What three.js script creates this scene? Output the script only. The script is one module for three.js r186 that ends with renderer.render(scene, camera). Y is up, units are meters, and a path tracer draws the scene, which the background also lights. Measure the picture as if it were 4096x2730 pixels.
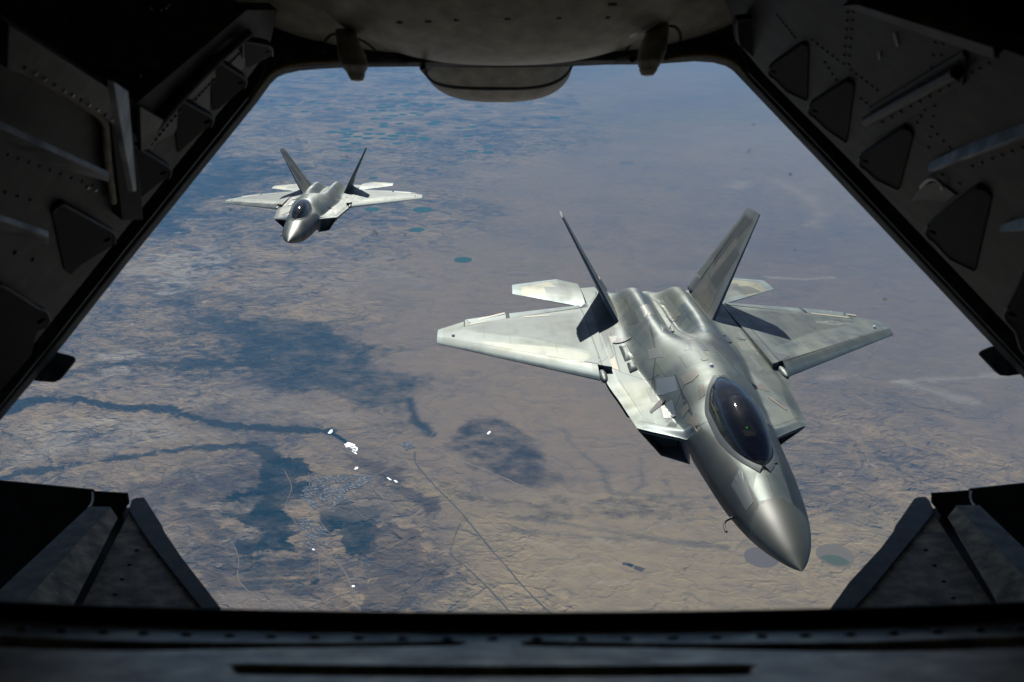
import * as THREE from 'three';
import { mergeGeometries } from 'three/addons/utils/BufferGeometryUtils.js';
import { MarchingCubes } from 'three/addons/objects/MarchingCubes.js';

// ───────────── camera, sky, sun, exposure ─────────────
const FPX = 3967, CX = 2048, CY = 1365, PITCH = THREE.MathUtils.degToRad(23.2), ALT = 8000;
const scene = new THREE.Scene();
const camera = new THREE.PerspectiveCamera(2 * Math.atan(1365 / FPX) * 180 / Math.PI, 1.5, 0.02, 900000);
camera.filmGauge = 36;
camera.rotation.x = -PITCH;
camera.focus = 26; camera.userData.fStop = 9;
scene.add(camera);
const renderer = new THREE.WebGLRenderer({ antialias: true });
renderer.toneMapping = THREE.LinearToneMapping;
renderer.toneMappingExposure = 1.3;
renderer.shadowMap.enabled = true;

const SUN = new THREE.Vector3(-0.096, 0.645, -0.757).normalize();
const sun = new THREE.DirectionalLight(new THREE.Color(1, 0.955, 0.88), 5);
sun.position.copy(SUN).multiplyScalar(60).add(new THREE.Vector3(0, -12, -34)); sun.target.position.set(0, -12, -34);
sun.castShadow = true; sun.shadow.mapSize.set(4096, 4096);
Object.assign(sun.shadow.camera, { left: -45, right: 45, top: 45, bottom: -45, near: 1, far: 200 });
scene.add(sun, sun.target);
{
  const W = 512, H = 256, d = new Float32Array(W * H * 4);
  for (let r = 0; r < H; r++) for (let c = 0; c < W; c++) {
    const el = ((r + 0.5) / H - 0.5) * Math.PI, az = ((c + 0.5) / W - 0.5) * 2 * Math.PI;
    const y = Math.sin(el), x = Math.cos(az) * Math.cos(el), z = Math.sin(az) * Math.cos(el);
    const t = Math.pow(Math.max(0, y), 0.3), s = Math.max(0, x * SUN.x + y * SUN.y + z * SUN.z), m = 0.35 * Math.pow(s, 60) + 0.18 * Math.pow(s, 10);
    const k = (r * W + c) * 4;
    d[k] = 0.34 + (0.018 - 0.34) * t + m; d[k + 1] = 0.46 + (0.045 - 0.46) * t + m * 0.96; d[k + 2] = 0.64 + (0.15 - 0.64) * t + m * 0.9; d[k + 3] = 1;
  }
  const tex = new THREE.DataTexture(d, W, H, THREE.RGBAFormat, THREE.FloatType);
  tex.mapping = THREE.EquirectangularReflectionMapping; tex.magFilter = THREE.LinearFilter; tex.needsUpdate = true;
  scene.background = tex; scene.environment = tex;
}
scene.fog = new THREE.FogExp2(new THREE.Color(0.17, 0.52, 0.95), 0.0000125);

// ───────────── helpers ─────────────
let seed = 7; const rnd = () => { seed = (seed * 1664525 + 1013904223) >>> 0; return seed / 4294967296; };
const clamp = (x, a = 0, b = 1) => x < a ? a : x > b ? b : x, sstep = (a, b, x) => { const t = clamp((x - a) / (b - a)); return t * t * (3 - 2 * t); }, mix = (a, b, t) => a + (b - a) * t;
function tab(T) { return (x) => { if (x <= T[0][0]) return T[0][1]; const n = T.length; if (x >= T[n - 1][0]) return T[n - 1][1]; let i = 0; while (x > T[i + 1][0]) i++;
  const sl = (j) => j <= 0 ? (T[1][1] - T[0][1]) / (T[1][0] - T[0][0]) : j >= n - 1 ? (T[n - 1][1] - T[n - 2][1]) / (T[n - 1][0] - T[n - 2][0]) : (() => { const a = (T[j][1] - T[j - 1][1]) / (T[j][0] - T[j - 1][0]), b = (T[j + 1][1] - T[j][1]) / (T[j + 1][0] - T[j][0]); return a * b <= 0 ? 0 : 2 * a * b / (a + b); })();
  const h = T[i + 1][0] - T[i][0], t = (x - T[i][0]) / h, m0 = sl(i) * h, m1 = sl(i + 1) * h, t2 = t * t, t3 = t2 * t;
  return (2 * t3 - 3 * t2 + 1) * T[i][1] + (t3 - 2 * t2 + t) * m0 + (-2 * t3 + 3 * t2) * T[i + 1][1] + (t3 - t2) * m1; }; }
const PERM = new Uint8Array(512); { const p = [...Array(256).keys()]; for (let i = 255; i > 0; i--) { const j = Math.floor(rnd() * (i + 1)); [p[i], p[j]] = [p[j], p[i]]; } for (let i = 0; i < 512; i++) PERM[i] = p[i & 255]; }
const GX = new Float32Array(256), GY = new Float32Array(256); for (let i = 0; i < 256; i++) { const a = rnd() * 6.2832; GX[i] = Math.cos(a); GY[i] = Math.sin(a); }
function noise(x, y) { const xf = Math.floor(x), yf = Math.floor(y), X = xf & 255, Y = yf & 255; x -= xf; y -= yf; const u = x * x * x * (x * (x * 6 - 15) + 10), v = y * y * y * (y * (y * 6 - 15) + 10);
  const a = PERM[X + PERM[Y]], b = PERM[X + 1 + PERM[Y]], c = PERM[X + PERM[Y + 1]], d = PERM[X + 1 + PERM[Y + 1]];
  const p = GX[a] * x + GY[a] * y, q = GX[b] * (x - 1) + GY[b] * y, r = GX[c] * x + GY[c] * (y - 1), s = GX[d] * (x - 1) + GY[d] * (y - 1);
  return 1.5 * (p + (q - p) * u + (r + (s - r) * u - p - (q - p) * u) * v); }
function fbm(x, y, o, G_ = 0.55) { let s = 0, a = 0.5, n = 0; for (let i = 0; i < o; i++) { s += a * noise(x, y); n += a; x = x * 2.03 + 17.3; y = y * 2.03 + 9.1; a *= G_; } return s / n; }

const used = {};
const numbered = (n) => { const k = used[n] = (used[n] ?? -1) + 1; return k ? `${n}_${String(k).padStart(3, '0')}` : n; };
function mesh(name, geo, mat, parent = scene) { const m = new THREE.Mesh(geo, mat); m.name = parent === scene ? numbered(name) : name; m.castShadow = m.receiveShadow = true; parent.add(m); return m; }
function tag(o, label, category, group) { o.userData.label = label; o.userData.category = category; if (group) o.userData.group = group; return o; }
const struct = (o) => { o.userData.kind = 'structure'; return o; };
const M = (r, g, b, rough = 0.6, o = {}) => new THREE.MeshPhysicalMaterial({ color: new THREE.Color().setRGB(r, g, b), roughness: rough, ...o });
// camera-frame point of a pixel of the 4096 px photograph at a given depth
const at = (px, py, d) => new THREE.Vector3((px - CX) / FPX * d, -(py - CY) / FPX * d, -d);
const ROT = new THREE.Matrix4().makeRotationX(-PITCH);
// ground point (X, Z) below a pixel
const G = (px, py) => { const v = at(px, py, 1).applyMatrix4(ROT), s = -ALT / v.y; return [v.x * s, v.z * s]; };

// ───────────── ground: one sheet, four texture zones ─────────────
const PX = {
  river: [[-40, 1668], [60, 1640], [130, 1606], [200, 1598], [330, 1602], [420, 1622], [510, 1632], [600, 1628], [690, 1640], [780, 1670], [860, 1695], [950, 1707], [1080, 1715], [1210, 1723], [1320, 1726]],
  river2: [[-40, 1632], [60, 1612], [130, 1597], [230, 1594]],
  lower: [[-40, 1925], [100, 1890], [250, 1868], [400, 1845], [520, 1830], [640, 1806], [760, 1793], [900, 1790], [1000, 1785], [1090, 1828], [1150, 1855]],
  upper: [[300, 1490], [400, 1462], [560, 1448], [690, 1456], [800, 1462], [1020, 1457]],
  plain: [[980, 1370], [1230, 1335], [1480, 1370], [1640, 1470], [1700, 1560], [1720, 1690], [1700, 1740], [1640, 1660], [1560, 1630], [1450, 1620], [1370, 1600], [1240, 1570], [1120, 1545], [1000, 1500]],
  plain2: [[600, 1190], [900, 1180], [1250, 1290], [1330, 1390], [1000, 1420], [760, 1320]],
  tail: [[1640, 1600], [1660, 1680], [1710, 1720], [1725, 1740]],
  block: [[1790, 1770], [1850, 1710], [1940, 1685], [2030, 1700], [2110, 1750], [2165, 1815], [2190, 1880], [2120, 1925], [2020, 1925], [1900, 1880], [1810, 1820]],
  blueLake: [[800, 640], [950, 625], [1130, 640], [1150, 690], [1080, 740], [900, 790], [760, 880], [560, 960], [500, 900], [640, 760]],
  forest: [[1082, 1857], [1130, 1833], [1215, 1824], [1257, 1863], [1250, 1890], [1173, 1912], [1167, 1940], [1227, 1932], [1233, 1985], [1154, 2003], [1148, 2045], [1191, 2166], [1197, 2221], [1082, 2215], [948, 2215], [985, 2106], [905, 2063], [910, 1985], [1033, 1954], [1039, 1912]],
  wood1: [[1290, 2050], [1335, 2058], [1345, 2110], [1320, 2125], [1296, 2105]], wood2: [[1335, 2065], [1420, 2040], [1500, 2032], [1508, 2078], [1420, 2095], [1350, 2112]],
  wood3: [[1375, 2118], [1440, 2096], [1508, 2092], [1512, 2150], [1480, 2215], [1420, 2228], [1375, 2210]], wood4: [[1352, 2012], [1385, 2018], [1400, 2035], [1358, 2040]],
  wood5: [[955, 2240], [1010, 2222], [1085, 2220], [1010, 2244], [958, 2254]], wood6: [[1240, 2325], [1278, 2318], [1280, 2340], [1170, 2372]],
  mauve: [[1505, 2106], [1690, 2106], [1754, 2160], [1680, 2185], [1800, 2263], [1772, 2318], [1720, 2360], [1630, 2450], [1400, 2470], [1475, 2288]],
  mauve2: [[1560, 1935], [1640, 1960], [1700, 1990], [1752, 2000], [1765, 2040], [1700, 2075], [1690, 2030], [1640, 1995], [1580, 1975]],
  darkL: [[500, 1960], [900, 1880], [1080, 1860], [1060, 2000], [900, 2060], [960, 2230], [1300, 2220], [1420, 2290], [1380, 2470], [860, 2470], [700, 2200]],
  darkM: [[1350, 1800], [1500, 1850], [1620, 1870], [1600, 1950], [1500, 1900], [1400, 1860]],
  strip: [[1700, 1880], [1800, 1930], [1900, 1975], [2000, 2000], [2200, 2010], [2500, 2000], [2900, 2010], [2900, 2075], [2400, 2080], [2150, 2075], [1980, 2050], [1850, 2000]],
};
const ROADS = [
  ['pale straight road running from the upper right down to the village', 26, [[2080, 1375], [1954, 1500], [1694, 1773], [1657, 1812], [1566, 1870], [1475, 1912], [1390, 1940]], 'p'],
  ['grey highway with dark verges running diagonally to the bottom edge', 34, [[1660, 1809], [1660, 1845], [1688, 1888], [1748, 1954], [1827, 2033], [1869, 2082], [1954, 2185], [2027, 2269], [2098, 2353], [2230, 2480]], 'd'],
  ['broad pale dusty road curving right from the junction past the dark field', 34, [[1688, 1779], [1748, 1797], [1827, 1839], [1930, 1876], [2016, 1914], [2108, 1955], [2235, 1986], [2358, 2006], [2465, 2021], [2638, 2042]], 's'],
  ['bent dark track left of the diagonal highway', 26, [[1842, 2097], [1815, 2160], [1803, 2215], [1869, 2275], [1942, 2342], [2040, 2450]], 'd'],
  ['grey road leaving the village southwards to the bottom edge', 26, [[1306, 2209], [1373, 2281], [1403, 2348], [1445, 2460]], 'p'],
  ['thin track curving down beside the village road with a side branch', 12, [[1279, 2215], [1282, 2336], [1318, 2397], [1251, 2427], [1200, 2470]], 'p'],
  ['short pale link road between the two roads below the village', 18, [[1318, 2397], [1409, 2366], [1450, 2340]], 'p'],
  ['winding pale track at the lower left near the shadowed panel', 13, [[924, 2166], [955, 2233], [951, 2312], [973, 2348], [1051, 2403], [1110, 2420]], 's'],
  ['pale lane through the dark woodland left of the village', 11, [[1135, 1880], [1165, 1950], [1142, 2027], [1160, 2063], [1191, 2106]], 's'],
  ['village street running down through the houses to the woods', 12, [[1233, 1888], [1239, 1948], [1276, 2015], [1263, 2051], [1294, 2106], [1324, 2136], [1372, 2130]], 's'],
  ['straight pale track leading right from the village edge', 18, [[1488, 1948], [1540, 2005], [1584, 2045]], 's'],
];
{
  const zones = [[-11500, 10500, -22500, -8500, 2048, 1303], [-28000, 24000, -40000, -22500, 2048, 860], [-70000, 70000, -130000, -40000, 2048, 1400]];
  const feats = [];
  const F = (poly, pts, soft, warp, col, a, opt = {}) => feats.push({ poly, pts: pts.map((p) => G(...p)), soft, warp, col: [col[0] * 0.7, col[1] * 0.66, col[2] * 0.58], a, ...opt });
  const dk = [0.036, 0.043, 0.05], veg = [0.008, 0.02, 0.026], brown = [0.078, 0.062, 0.058], pale = [0.37, 0.31, 0.245], salt = [0.46, 0.42, 0.36];
  F(1, [[1750, 1960], [2300, 1960], [2950, 1990], [3500, 2060], [4096, 2120], [4300, 2600], [1500, 2600], [1900, 2300], [1700, 2130]], 500, 1500, [0.42, 0.345, 0.2], 0.55, { mod: 0.5 }); F(1, [[2700, 900], [4300, 850], [4300, 1700], [3300, 1650], [2500, 1500]], 2500, 4000, [0.13, 0.115, 0.125], 0.5, { mod: 0.5 }); F(1, PX.blueLake, 700, 3600, dk, 1, { mod: 0.5 }); F(1, PX.plain2, 500, 2600, dk, 0.9, { mod: 0.7 }); F(1, PX.darkL, 200, 1100, brown, 0.85, { mod: 0.9 }); F(1, PX.strip, 90, 560, brown, 0.8, { mod: 1.3 });
  F(1, [[560, 1010], [800, 980], [960, 1040], [900, 1150], [700, 1160], [520, 1090]], 250, 2600, salt, 0.75, { mod: 1.2 }); F(1, [[950, 1050], [1500, 1010], [1650, 1130], [1300, 1200], [950, 1170]], 300, 2600, pale, 0.6, { mod: 1.2 });
  F(1, [[0, 1540], [500, 1500], [1000, 1540], [1500, 1680], [1250, 1700], [1000, 1690], [780, 1640], [500, 1600]], 200, 500, pale, 0.6, { mod: 1 }); F(1, [[60, 1690], [500, 1660], [900, 1740], [700, 1780], [400, 1820], [60, 1860]], 160, 420, salt, 0.55, { mod: 1 });
  F(1, [[380, 1412], [540, 1410], [545, 1440], [400, 1447]], 60, 330, salt, 0.85, { mod: 0.6 }); F(1, [[560, 1415], [640, 1428], [650, 1436], [560, 1438]], 50, 300, salt, 0.8, { mod: 0.6 }); F(1, [[400, 1480], [520, 1455], [500, 1490], [420, 1500]], 50, 330, salt, 0.85, { mod: 0.6 });
  F(1, PX.plain, 320, 1700, dk, 1, { mod: 0.75 }); F(0, PX.tail, 60, 120, dk, 0.9, { w: 90 }); F(1, PX.block, 170, 800, [0.05, 0.045, 0.045], 1, { mod: 0.8 }); F(1, [[2020, 1850], [2180, 1880], [2300, 1920], [2150, 1955], [2010, 1925]], 120, 260, brown, 0.85, { mod: 0.6 });
  F(0, PX.river, 40, 230, dk, 0.97, { w: 115 }); F(0, PX.river2, 40, 180, dk, 0.9, { w: 75 }); F(0, PX.lower, 50, 260, dk, 0.9, { w: 100 }); F(0, PX.upper, 90, 480, dk, 0.9, { w: 170, mod: 0.5 });
  F(1, [[700, 1430], [900, 1440], [1010, 1450], [900, 1466], [740, 1466]], 160, 260, dk, 0.7);
  F(1, PX.darkM, 90, 220, brown, 0.75); F(1, PX.forest, 24, 340, veg, 1, { mod: 0.4 });
  for (const k of ['wood1', 'wood2', 'wood3', 'wood4', 'wood5', 'wood6']) F(1, PX[k], 22, 240, veg, 1, { mod: 0.35 });
  F(1, PX.mauve, 40, 420, [0.1, 0.08, 0.066], 0.9, { mod: 0.6 }); F(1, PX.mauve2, 50, 130, [0.075, 0.06, 0.058], 0.85);
  F(1, [[1260, 2010], [1400, 1975], [1560, 1960], [1640, 1975], [1560, 2040], [1520, 2090], [1400, 2060], [1270, 2050]], 120, 260, [0.19, 0.165, 0.14], 0.5);
  for (const [a, w] of [[[[2410, 1890], [2430, 1950], [2445, 1975], [2600, 1985], [2760, 1992], [2900, 1988]], 45], [[[2250, 1720], [2300, 1790], [2420, 1890]], 35], [[[2560, 1830], [2570, 1940], [2540, 1965]], 24], [[[2660, 1920], [2690, 1985]], 22], [[[1990, 2070], [2200, 2085], [2400, 2120], [2560, 2150], [2900, 2190]], 40], [[[1930, 2090], [2100, 2130], [2350, 2150], [2500, 2160]], 26], [[[2800, 1840], [2850, 1900], [2900, 1990]], 24]]) F(0, a, 60, 120, [0.13, 0.115, 0.105], 0.6, { w });
  for (const a of [[[2100, 2160], [2210, 2190], [2320, 2245]], [[2250, 2275], [2400, 2262], [2490, 2256]], [[2180, 2310], [2330, 2325], [2530, 2335]], [[2380, 2150], [2470, 2195]]]) F(0, a, 40, 60, [0.42, 0.36, 0.28], 0.75, { w: 38, mod: 0.9 });
  F(1, [[2487, 2252], [2504, 2250], [2510, 2262], [2492, 2264]], 8, 8, brown, 0.9); F(1, [[2508, 2252], [2538, 2260], [2528, 2272], [2506, 2264]], 8, 8, veg, 0.95); F(1, [[2540, 2262], [2582, 2276], [2566, 2290], [2532, 2276]], 8, 8, brown, 0.9);
  F(1, [[1300, 1735], [1326, 1722], [1360, 1745], [1395, 1768], [1385, 1780], [1340, 1750]], 14, 30, veg, 0.95);
  F(1, [[2940, 720], [3010, 725], [2960, 760], [2890, 745]], 200, 700, pale, 0.7); F(0, [[3560, 1530], [3700, 1520], [3850, 1515], [4000, 1500]], 120, 300, salt, 0.5, { w: 70 }); F(0, [[3300, 1510], [3450, 1500], [3650, 1540], [3850, 1600]], 150, 400, salt, 0.4, { w: 110 }); F(0, [[3080, 1110], [3220, 1118], [3330, 1112]], 120, 200, salt, 0.6, { w: 60 }); F(0, [[3100, 720], [3230, 790], [3290, 850], [3250, 900]], 300, 700, pale, 0.7, { w: 160 });
  for (const y of [2255, 2275, 2300, 2330, 2352, 2385]) F(1, [[930 + rnd() * 60, y], [1080 + rnd() * 120, y - 14], [1250 + rnd() * 60, y - 10], [1200, y + 6], [980, y + 12]], 25, 70, rnd() < 0.5 ? dk : veg, 0.55);
  for (let i = 0; i < 26; i++) { const x = 650 + rnd() * 330, y = 1990 + rnd() * 260; F(1, [[x, y], [x + 40 + rnd() * 60, y - 8], [x + 70, y + 14], [x + 10, y + 18]], 40, 150, pale, 0.55, { mod: 1 }); }
  F(1, [[880, 2380], [1080, 2370], [1300, 2400], [1250, 2450], [880, 2460]], 60, 160, [0.27, 0.22, 0.17], 0.75);
  const mats = [], geos = [];
  const quad = (x0, x1, z0, z1, mi, uvs) => { const g = new THREE.BufferGeometry(); g.setAttribute('position', new THREE.Float32BufferAttribute([x0, 0, z1, x1, 0, z1, x1, 0, z0, x0, 0, z0], 3)); g.setAttribute('normal', new THREE.Float32BufferAttribute([0, 1, 0, 0, 1, 0, 0, 1, 0, 0, 1, 0], 3)); g.setAttribute('uv', new THREE.Float32BufferAttribute(uvs, 2)); g.setIndex([0, 1, 2, 0, 2, 3]); g.userData.mi = mi; geos.push(g); };
  zones.forEach(([x0, x1, z0, z1, W, H], zi) => {
    const N = W * H, R = new Float32Array(N), Gc = new Float32Array(N), B = new Float32Array(N), wn = new Float32Array(N), wf = new Float32Array(N), hgt = zi < 2 ? new Float32Array(N) : null, dx = (x1 - x0) / W, dz = (z1 - z0) / H, oct = zi === 0 ? 6 : 5;
    for (let j = 0; j < H; j++) for (let i = 0; i < W; i++) {
      const X = x0 + (i + 0.5) * dx, Z = z0 + (j + 0.5) * dz, k = j * W + i;
      const w = fbm(X / 1500, Z / 1500, oct + 1, 0.62); wn[k] = w;
      const fx = zi === 2 ? 2.4 : 1, big = fbm(X / 9000 + 3.1 + w * 0.15, Z / 9000 + 7.7, 3), mid = fbm(X / 1700 + w * 0.9 + 40, Z / 1500 + w * 0.7, zi === 0 ? 7 : 6, 0.72), fine = fbm(X / 260 / fx + w * 2, Z / 230 / fx + 60, zi === 0 ? 4 : 3, 0.8);
      const rg = 1 - Math.abs(fbm(X / 2600 + w * 0.35 + 11, Z / 2600 + 5, 4, 0.6)) * 2.6, rg2 = 1 - Math.abs(fbm(X / 900 + w * 0.4 + 70, Z / 900 + 25, 4, 0.6)) * 2.4, rocky = sstep(-0.25, 0.3, fbm(X / 14000 + 0.6 + w * 0.1, Z / 16000 + 2.2, 2) + mix(0.4, -0.42, sstep(-5500, 2500, X + Z * 0.06 + w * 2600)));
      let t = 0.5 + big * 0.3 + mid * mix(0.2, 1.15, rocky) + fine * mix(0.22, 0.8, rocky); t -= 0.2 * Math.pow(clamp(rg), 22) + 0.18 * Math.pow(clamp(rg2), 20) * (0.45 + rocky); t = clamp(t);
      R[k] = mix(mix(0.1, 0.058, rocky), 0.285, t); Gc[k] = mix(mix(0.082, 0.052, rocky), 0.205, t); B[k] = mix(mix(0.072, 0.052, rocky), 0.112, t); wf[k] = fine; if (hgt) hgt[k] = mix(6, 70, rocky) * mid + mix(1.6, 16, rocky) * fine - mix(7, 22, rocky) * (Math.pow(clamp(rg), 10) + 0.7 * Math.pow(clamp(rg2), 10));
      const h = fbm(X / 420 + 90, Z / 330, 5, 0.7), hi = clamp((h - mix(0.4, 0.27, rocky)) * 5) * 0.5; R[k] = mix(R[k], 0.36, hi); Gc[k] = mix(Gc[k], 0.28, hi); B[k] = mix(B[k], 0.19, hi);
    }
    for (const f of feats) {
      const pad = f.soft + f.warp * 0.7 + (f.w ?? 0); let a0 = 1e9, a1 = -1e9, b0 = 1e9, b1 = -1e9; for (const [x, z] of f.pts) { a0 = Math.min(a0, x); a1 = Math.max(a1, x); b0 = Math.min(b0, z); b1 = Math.max(b1, z); }
      const i0 = Math.max(0, Math.floor((a0 - pad - x0) / dx)), i1 = Math.min(W - 1, Math.ceil((a1 + pad - x0) / dx)), j0 = Math.max(0, Math.floor((b0 - pad - z0) / dz)), j1 = Math.min(H - 1, Math.ceil((b1 + pad - z0) / dz));
      const P = f.pts, n = P.length, m = f.poly ? n : n - 1;
      for (let j = j0; j <= j1; j++) for (let i = i0; i <= i1; i++) {
        const X = x0 + (i + 0.5) * dx, Z = z0 + (j + 0.5) * dz, k = j * W + i; let d2 = 1e18, inside = false;
        for (let e = 0; e < m; e++) { const [ax, az] = P[e], [bx, bz] = P[(e + 1) % n], ex = bx - ax, ez = bz - az, t = clamp(((X - ax) * ex + (Z - az) * ez) / (ex * ex + ez * ez)), qx = X - ax - t * ex, qz = Z - az - t * ez, q = qx * qx + qz * qz; if (q < d2) d2 = q; if (f.poly && (az > Z) !== (bz > Z) && X < ex * (Z - az) / ez + ax) inside = !inside; }
        let d = Math.sqrt(d2); d = f.poly ? (inside ? -d : d) : d - f.w; d += wn[k] * f.warp + wf[k] * Math.min(f.warp * 0.6, 260);
        let a = f.a * sstep(f.soft, -f.soft, d); if (a <= 0.003) continue; if (f.mod) a *= clamp(1 - f.mod * 0.45 + f.mod * (1.5 * fbm(X / 520 + 7, Z / 380 + 3, 5, 0.7) + 0.5 * wf[k]));
        R[k] = mix(R[k], f.col[0], a); Gc[k] = mix(Gc[k], f.col[1], a); B[k] = mix(B[k], f.col[2], a);
      }
    }
    const px = new Uint8Array(N * 4), enc = (v) => 255 * clamp(v <= 0.0031308 ? v * 12.92 : 1.055 * Math.pow(v, 1 / 2.4) - 0.055);
    for (let k = 0; k < N; k++) { px[k * 4] = enc(R[k]); px[k * 4 + 1] = enc(Gc[k]); px[k * 4 + 2] = enc(B[k]); px[k * 4 + 3] = 255; }
    const t = new THREE.DataTexture(px, W, H); t.colorSpace = THREE.SRGBColorSpace; t.magFilter = THREE.LinearFilter; t.needsUpdate = true;
    const gm = new THREE.MeshPhysicalMaterial({ map: t, roughness: 1, specularIntensity: 0 }); if (hgt) { const hd = new Float32Array(N * 4); for (let k = 0; k < N; k++) { const v = 0.5 + hgt[k] / 400; hd[k * 4] = hd[k * 4 + 1] = hd[k * 4 + 2] = v; hd[k * 4 + 3] = 1; } const ht = new THREE.DataTexture(hd, W, H, THREE.RGBAFormat, THREE.FloatType); ht.magFilter = THREE.LinearFilter; ht.needsUpdate = true; gm.bumpMap = ht; gm.bumpScale = 400; }
    mats.push(gm); quad(x0, x1, z0, z1, zi, [0, 1, 1, 1, 1, 0, 0, 0]);
  });
  mats.push(M(0.14, 0.115, 0.085, 1, { specularIntensity: 0 })); const E = 420000, u4 = [0, 1, 1, 1, 1, 0, 0, 0];
  quad(-E, E, -E, -130000, 3, u4); quad(-E, -70000, -130000, -40000, 3, u4); quad(70000, E, -130000, -40000, 3, u4); quad(-E, -28000, -40000, -22500, 3, u4); quad(24000, E, -40000, -22500, 3, u4); quad(-E, -11500, -22500, -8500, 3, u4); quad(10500, E, -22500, -8500, 3, u4); quad(-E, E, -8500, 150000, 3, u4);
  geos.sort((a, b) => a.userData.mi - b.userData.mi); const g = mergeGeometries(geos); g.clearGroups(); geos.forEach((q, i) => g.addGroup(i * 6, 6, q.userData.mi));
  const ground = struct(mesh('ground', g, mats)); ground.position.y = -ALT; ground.userData.label = 'brown and blue-grey desert plain far below the aircraft'; ground.castShadow = false;

  // roads: thin ribbons on the ground
  const rm = { p: M(0.18, 0.145, 0.1, 0.95, { specularIntensity: 0 }), d: M(0.092, 0.078, 0.058, 0.95, { specularIntensity: 0 }), s: M(0.225, 0.178, 0.12, 0.95, { specularIntensity: 0 }) };
  for (const [label, width, pts, k] of ROADS) {
    const P = pts.map((p) => G(...p)).map(([x, z]) => new THREE.Vector3(x, 0, z)), c = new THREE.CatmullRomCurve3(P, false, 'centripetal'), n = P.length * 24, pos = [], idx = [];
    for (let i = 0; i <= n; i++) { const p = c.getPoint(i / n), t = c.getTangent(i / n), nx = -t.z, nz = t.x, l = Math.hypot(nx, nz); const wv = width * (0.34 + 0.3 * fbm(p.x / 300, p.z / 300, 3)), ox = 14 * fbm(p.x / 500 + 5, p.z / 500, 3); for (const s of [-1, 1]) pos.push(p.x - P[0].x + nx / l * (s * wv + ox), 0, p.z - P[0].z + nz / l * (s * wv + ox)); if (i < n) idx.push(i * 2, i * 2 + 2, i * 2 + 1, i * 2 + 1, i * 2 + 2, i * 2 + 3); }
    const q = new THREE.BufferGeometry(); q.setAttribute('position', new THREE.Float32BufferAttribute(pos, 3)); q.setIndex(idx); q.computeVertexNormals();
    const r = struct(mesh('road', q, rm[k])); r.position.set(P[0].x, -ALT + 2 + 0.3 * (used.road ?? 0), P[0].z); r.userData.label = label; r.castShadow = false;
  }
  // circular irrigated fields
  const green = M(0.035, 0.085, 0.06, 1, { specularIntensity: 0 }), purple = M(0.125, 0.1, 0.08, 1, { specularIntensity: 0 }), dull = M(0.15, 0.12, 0.082, 1, { specularIntensity: 0 });
  const disc = new THREE.CylinderGeometry(1, 1, 2, 28); let ci = 0;
  const field = (px, py, w, m, label, group) => { const [x, z] = G(px, py), d = Math.hypot(x, z, ALT), r = w / 2 / FPX * d * Math.cos(Math.atan((py - CY) / FPX)); const o = mesh('crop_circle', disc, m); o.scale.set(r, 1, r); o.position.set(x, -ALT + 1 + (ci++ % 40) * 0.12, z); o.castShadow = false; tag(o, label, 'crop field', group); return o; };
  const cc = field(3341, 2222, 143, dull, 'large dull brown crop circle to the right of the near jet nose tip'); field(3047, 2230, 134, purple, 'grey-mauve crop circle left of and partly behind the near jet nose tip');
  { const P = [[3280, 2231], [3300, 2223], [3325, 2221], [3359, 2227], [3385, 2240], [3402, 2253], [3372, 2264], [3340, 2262], [3310, 2250]].map((p) => G(...p)), sh = new THREE.Shape(P.map(([x, z]) => new THREE.Vector2((x - cc.position.x) / cc.scale.x, -(z - cc.position.z) / cc.scale.z))), g = new THREE.ExtrudeGeometry(sh, { depth: 2, bevelEnabled: false }).rotateX(-Math.PI / 2); mesh('crop_strip', g, M(0.075, 0.09, 0.05, 1, { specularIntensity: 0 }), cc).userData.label = 'greener lens-shaped strip'; }
  field(1488, 838, 60, green, 'green crop circle just below the far jet wing root on the right'); field(1690, 840, 80, green, 'large green crop circle below the right wing tip of the far jet');
  field(1597, 896, 60, purple, 'upper of two adjoining purple-grey crop circles right of the far jet'); field(1535, 910, 47, purple, 'lower smaller of two adjoining purple-grey crop circles right of the far jet');
  field(1668, 920, 62, green, 'green crop circle right of the two purple-grey ones'); field(1852, 1040, 72, green, 'lone green crop circle nearest the far jet of those lowest in the picture');
  field(2507, 653, 60, purple, 'lone dull crop circle above the fins of the near jet'); field(2220, 472, 52, green, 'lone green crop circle below the belly blister to the right');
  const many = [[1215, 8, 100], [1340, 8, 100], [1815, 25, 105], [565, 70, 100], [675, 70, 100], [790, 68, 95], [1050, 100, 105], [1112, 120, 105], [800, 130, 110], [915, 113, 100], [575, 163, 105], [738, 163, 105], [350, 208, 115], [690, 225, 110], [690, 252, 125], [882, 220, 105], [1310, 195, 125], [1275, 222, 140], [1577, 273, 110], [1750, 257, 120], [1685, 365, 130], [245, 290, 140], [80, 320, 140], [200, 325, 120], [330, 315, 130], [270, 350, 120], [525, 290, 105], [505, 343, 120], [645, 343, 125], [380, 375, 115], [255, 378, 110], [500, 393, 140], [690, 395, 120], [800, 403, 120], [805, 365, 150], [895, 333, 140], [1035, 340, 120], [1020, 410, 125], [1150, 390, 130], [1180, 412, 125], [215, 423, 125], [365, 455, 120], [850, 455, 130], [230, 495, 135], [275, 535, 120], [415, 527, 110], [1915, 487, 130], [1730, 545, 150], [1915, 560, 145], [215, 657, 90], [660, 30, 120], [770, 20, 130], [950, 15, 120], [395, 35, 90], [50, 45, 80]].map(([x, y, w]) => [1300 + x * 0.34, 420 + y * 0.34, w * 0.34]);
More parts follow.
